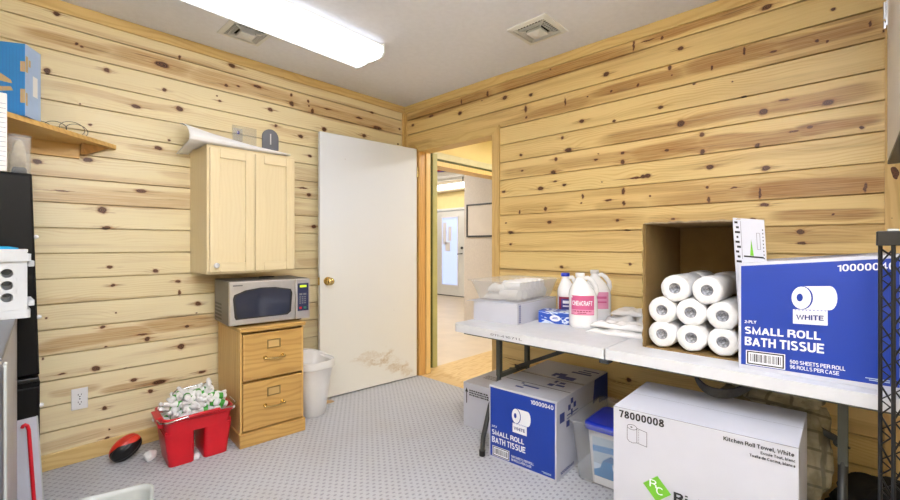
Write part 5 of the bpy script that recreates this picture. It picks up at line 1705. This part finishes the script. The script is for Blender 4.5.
# handles lie towards the right wall's far end; the labels face the camera (about -x, -y)
lc = math.atan2(-3.05 + 2.03, -2.62 + .49)     # from jug to camera
j1, r1 = jug('detergent_jug', 'large white jug with pink label and white cap, front of the bottles on the table', (-.485, -2.008, TT), R(-58), .072, .285, WHITEGLOSS)
la = lc - R(-58)
wrap_label(j1, r1, .070, .170, la - .85, la + .78, PINK, 'label', words=(('CHEMCRAFT', .07, .50, .84, .26, WHITEINK), (None, .02, .03, .96, .26, PINKPALE), ('DISINFECTANT CLEANER', .10, .16, .78, .09, MAROON), ('4L', .42, .05, .14, .07, MAROON)) if False else (('CHEMCRAFT', .07, .46, .84, .30, WHITEINK), (None, .02, .04, .96, .24, PINKPALE), (None, .10, .17, .78, .05, MAROON), (None, .30, .08, .36, .04, MAROON)))
j2, r2 = jug('detergent_jug', 'white jug with pink label standing behind the front jug, near the board wall', (-.215, -1.965, TT), R(-58), .074, .287, WHITEGLOSS)
la2 = math.atan2(-3.05 + 2.0, -2.62 + .20) - R(-58)
wrap_label(j2, r2, .070, .165, la2 - .80, la2 + .85, PINKPALE, 'label', words=((None, .05, .1, .14, .8, PINK), (None, .30, .60, .6, .14, PINK), (None, .30, .35, .6, .10, PINK)))
j3, r3 = jug('bleach_bottle', 'white bottle with blue cap and dark label behind the blue patterned box', (-.335, -1.838, TT), R(-58), .056, .270, BLUEPL)
la3 = math.atan2(-3.05 + 1.87, -2.62 + .4) - R(-58)
wrap_label(j3, r3, .060, .135, la3 - .9, la3 + .9, PURPLE, 'label', words=((None, 0, .85, 1, .15, MAROON), (None, .0, .0, .16, .85, MAROON), (None, .25, .50, .6, .22, WHITEINK), (None, .25, .25, .5, .10, WHITEINK)))
tbx.location = (-.462, -1.862, TT)

bags = (('front white folded plastic bag pack on the table by the open carton, lower one', (-.545, -2.235, 0.0), .31, .12, .026, 1),
        ('white folded plastic bag pack lying on the front one beside the open carton', (-.515, -2.235, .026), .30, .12, .028, 2),
        ('white folded plastic bag pack at the back of the table against the board wall', (-.20, -2.23, 0.0), .27, .16, .04, 5),
        ('crumpled white plastic bag pack on the table between the jugs and the open carton', (-.365, -2.225, 0.0), .28, .19, .078, 7),
        ('thin white plastic bag on top of the crumpled pack behind the jugs', (-.345, -2.215, .070), .20, .15, .03, 8))
for lb, p, a, b, c, sd in bags:
    mb = MB(); pillow(mb, a, b, c, BAGCLEAR if sd > 6 else WHITEGLOSS, sd, 40, 24, .55)
    tag(mb.build('plastic_bag_pack', None, (p[0], p[1], TT + p[2]), (0, 0, R(-90 + (sd % 3 - 1) * 3))), lb, 'bag', 'folded bag packs on the table')

# ------------------------------------------------------------------ tote with tub, bag behind the big carton
tt = thing('storage_tote', 'clear plastic storage tote on the floor between blue carton and big white carton', 'tote', (-.425, -2.190, 0), R(-88))
mb = MB()
mb.loft([o0(.32, .36, .03, 0), o0(.372, .42, .035, .285), o0(.40, .45, .04, .288), o0(.40, .45, .04, .30), o0(.366, .414, .035, .296), o0(.314, .354, .03, .006)], FROST)
mb.build('tote_shell', tt)
ptb = thing('detergent_tub', 'white tub with blue lid and wave label sitting in the clear tote', 'tub', (-.495, -2.205, .007), R(-88))
mb = MB().loft([o0(.20, .22, .03, 0), o0(.235, .25, .03, .27)], WHITEPL)
f = Face(mb, (-.085, -.1165, .05), (.085, -.1165, .05), (-.10, -.1275, .25), (.10, -.1275, .25))
mb.build('tub_body', ptb)
mb = MB()
f = Face(mb, (-.080, -.1125, .04), (.085, -.1125, .04), (-.088, -.124, .235), (.10, -.124, .235))
f.rect(0, 0, f.w, f.h, PALEBLUE, 2)
f.poly([(0, 0), (.165, 0), (.165, .045), (.14, .035), (.11, .032), (.09, .05), (.085, .075), (.11, .088), (.13, .075), (.12, .105), (.08, .115), (.045, .085), (.03, .045), (0, .03)], WAVEBLUE, 4)
f.poly([(.0, .12), (.16, .135), (.16, .165), (.0, .15)], SKYBLUE, 4)
f.disc(.118, .062, .020, .016, WHITEINK, 5)
mb.build('wave_label', ptb)
mb = MB().loft([o0(.262, .276, .035, .264), o0(.262, .276, .035, .292), o0(.236, .25, .035, .300), o0(.22, .234, .03, .298)], BLUEPL)
mb.build('lid', ptb)


def plaid():
    m = NT('khaki_plaid_cloth')
    s = m.sep(m.objco())
    u = m.math('ADD', s[1], m.math('MULTIPLY', s[0], .3)); v = m.math('ADD', s[2], m.math('MULTIPLY', s[0], .4))
    a = m.smooth(m.math('SINE', m.math('MULTIPLY', u, 90.0)), .82, .96)
    b = m.smooth(m.math('SINE', m.math('MULTIPLY', v, 90.0)), .82, .96)
    n = m.noise(m.objco(), 12.0, 3.0, .6)
    c = m.mix(m.smooth(n, .3, .7), lin(150, 142, 116), lin(196, 188, 164))
    c = m.mix(m.math('MULTIPLY', m.math('MAXIMUM', a, b), .6), c, lin(84, 84, 72))
    m.color(c); m.set(rough=.9)
    return m.mat


KHAKI = plain('khaki_canvas', (122, 112, 84), .9, var=.2, vscale=14, bump=.4, bscale=120)
bgt = thing('canvas_bag', 'khaki plaid canvas bag with a grey carry strap stuffed behind the big white carton', 'bag', (-.42, -2.72, 0))


def lump(cx, cy, cz, rx, ry, rz_, seed, mat, amp=.22):
    mb = MB(); mb.mi(mat)
    bmesh.ops.create_icosphere(mb.bm, subdivisions=5, radius=1)
    for v in mb.bm.verts:
        n = mnoise.noise(v.co * 1.7 + Vector((seed, 0, 0))) + .5 * mnoise.noise(v.co * 4.3 + Vector((0, seed, 0))) + .25 * mnoise.noise(v.co * 10 + Vector((0, 0, seed)))
        p = v.co * (1 + amp * n)
        v.co = Vector((cx + p.x * rx, cy + p.y * ry, max(.004, cz + p.z * rz_)))
    for f_ in mb.bm.faces:
        f_.smooth = True
    return mb


lump(0.03, .0, .29, .16, .20, .285, 2.0, KHAKI).build('main_pouch', bgt)
lump(0.02, -.195, .36, .10, .075, .21, 6.0, plaid()).build('plaid_flap', bgt)
lump(-.03, -.10, .570, .09, .13, .055, 8.0, plaid(), .3).build('plaid_fold', bgt)
st = []
for i in range(24):
    t = i / 23
    x = -.02 - .270 * max(0, math.sin(PI * t)) ** .45
    y = .190 - .275 * t
    z = .598 + .08 * (abs(2 * t - 1) ** 2.5)
    st.append(Vector((x, y, z)))
mb = MB()
rings = []
for i, p in enumerate(st):
    d_ = (st[min(i + 1, 23)] - st[max(i - 1, 0)]).normalized()
    side = Vector((0, 0, 1)).cross(d_).normalized()
    upv = (Vector((0, 0, 1)) * .85 + side * -.2).normalized()
    upv = (upv - d_ * upv.dot(d_)).normalized(); n_ = d_.cross(upv)
    rings.append([p + upv * a + n_ * b for a, b in ((-.019, -.003), (.019, -.003), (.019, .003), (-.019, .003))])
mb.loft(rings, STRAPMAT, smooth=False)
mb.build('carry_strap', bgt)
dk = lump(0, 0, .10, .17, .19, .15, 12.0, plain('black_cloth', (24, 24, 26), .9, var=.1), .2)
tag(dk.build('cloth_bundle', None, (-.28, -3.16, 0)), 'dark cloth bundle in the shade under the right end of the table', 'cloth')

# ------------------------------------------------------------------ wire rack at the right edge and the cabinet above
rk = thing('wire_rack', 'black wire shelving rack with truss posts at the right edge', 'rack', (-.985, -3.105, -.010))


def truss_post(x, y, s):
    """three tubes joined by zigzag wire"""
    pts = [(x, y), (x, y - s * .046), (x - .038, y - s * .023)]
    mb = MB()
    for a, b in pts:
        mb.cyl((a, b, .010), (a, b, 1.20), .0046, RACKMETAL, seg=10)
    for (p, q) in ((0, 1), (1, 2), (2, 0)):
        n = 28; z = .03; zig = []
        for k_ in range(n + 1):
            c_ = pts[p] if k_ % 2 == 0 else pts[q]
            zig.append((c_[0], c_[1], .03 + k_ * (1.14 / n)))
        mb.tube(zig, .0026, RACKMETAL, 6)
    o = mb.build('truss_post', rk)
    MB().box(x - .046, x + .010, min(y + s * .008, y - s * .056), max(y + s * .008, y - s * .056), 1.178, 1.216, BLACKPL).build('post_cap', o, bevel=.002)
    MB().box(x - .030, x - .006, min(y - s * .012, y - s * .034), max(y - s * .012, y - s * .034), 1.216, 1.222, GREYPL).build('cap_plug', o, bevel=.002)
    return o


PXS = ((0, 0, 1), (0, -.50, -1), (-.55, -.06, 1), (-.55, -.50, -1))
for x, y, s in PXS:
    truss_post(x, y, s)
for z in (.14, .50, .86, 1.165):
    mb = MB()
    for a in range(2):
        mb.bar((-.55, -.055 - a * .40, z), (0, -.055 - a * .40, z), .008, .02, RACKMETAL)
    for a in range(2):
        mb.bar((-.02 - a * .52, -.05, z), (-.02 - a * .52, -.46, z), .008, .02, RACKMETAL)
    for k_ in range(14):
        mb.cyl((-.03 - k_ * .038, -.055, z + .006), (-.03 - k_ * .038, -.455, z + .006), .0025, RACKMETAL, seg=6)
    mb.build('wire_shelf', rk)

uc = thing('metal_wall_cabinet', 'pale grey wall cabinet with a chrome hinge at the upper right edge', 'cabinet', (-.33, -3.145, 1.485))
MB().box(-.80, 0, -.32, -.018, 0, .92, plain('cabinet_grey', (190, 188, 186), .45, var=.02)).build('body', uc, bevel=.003)
MB().box(-.80, 0.002, -.018, 0.0, .002, .92, plain('cabinet_door_grey', (206, 202, 198), .35, var=.02)).build('door', uc, bevel=.002)
MB().box(-.80, .0, -.32, 0.0, -.012, 0.0, DARKMETAL).build('bottom_edge', uc, bevel=.002)
hb = MB()
hb.cyl((.004, .006, .50), (.004, .006, .60), .006, CHROME, seg=12).cyl((-.02, .004, .53), (.004, .006, .53), .005, CHROME, seg=10)
hb.box(-.03, .004, 0, .004, .50, .60, CHROME)
hb.build('hinge', uc)
struct(MB().box(-1.13, 0, YR, -3.465, H - .4, H, PINE_B).build('trim_12')) if False else None

# ------------------------------------------------------------------ light from the fixtures, daylight, camera
wld = bpy.data.worlds.new('world'); SC.world = wld
wld.use_nodes = True
bg = next(n for n in wld.node_tree.nodes if n.type == 'BACKGROUND')
bg.inputs[0].default_value = (.8, .85, .95, 1); bg.inputs[1].default_value = .6

cam = bpy.data.cameras.new('camera')
co = bpy.data.objects.new('camera', cam); COL.objects.link(co)
YAW = 0.755782
co.location = (-2.6235, -3.0523, 1.1674)
co.rotation_euler = (PI / 2, 0, YAW - PI / 2)
cam.sensor_fit = 'HORIZONTAL'; cam.sensor_width = 36.0
cam.lens = 428.07 / 900 * 36.0
cam.shift_y = -(250 - 245.85) / 900
cam.clip_start = .02
SC.camera = co
SC.view_settings.view_transform = 'Standard'
SC.view_settings.look = 'None'
SC.view_settings.gamma = 1.0
SC.view_settings.use_curve_mapping = False
SC.view_settings.exposure = 0.0
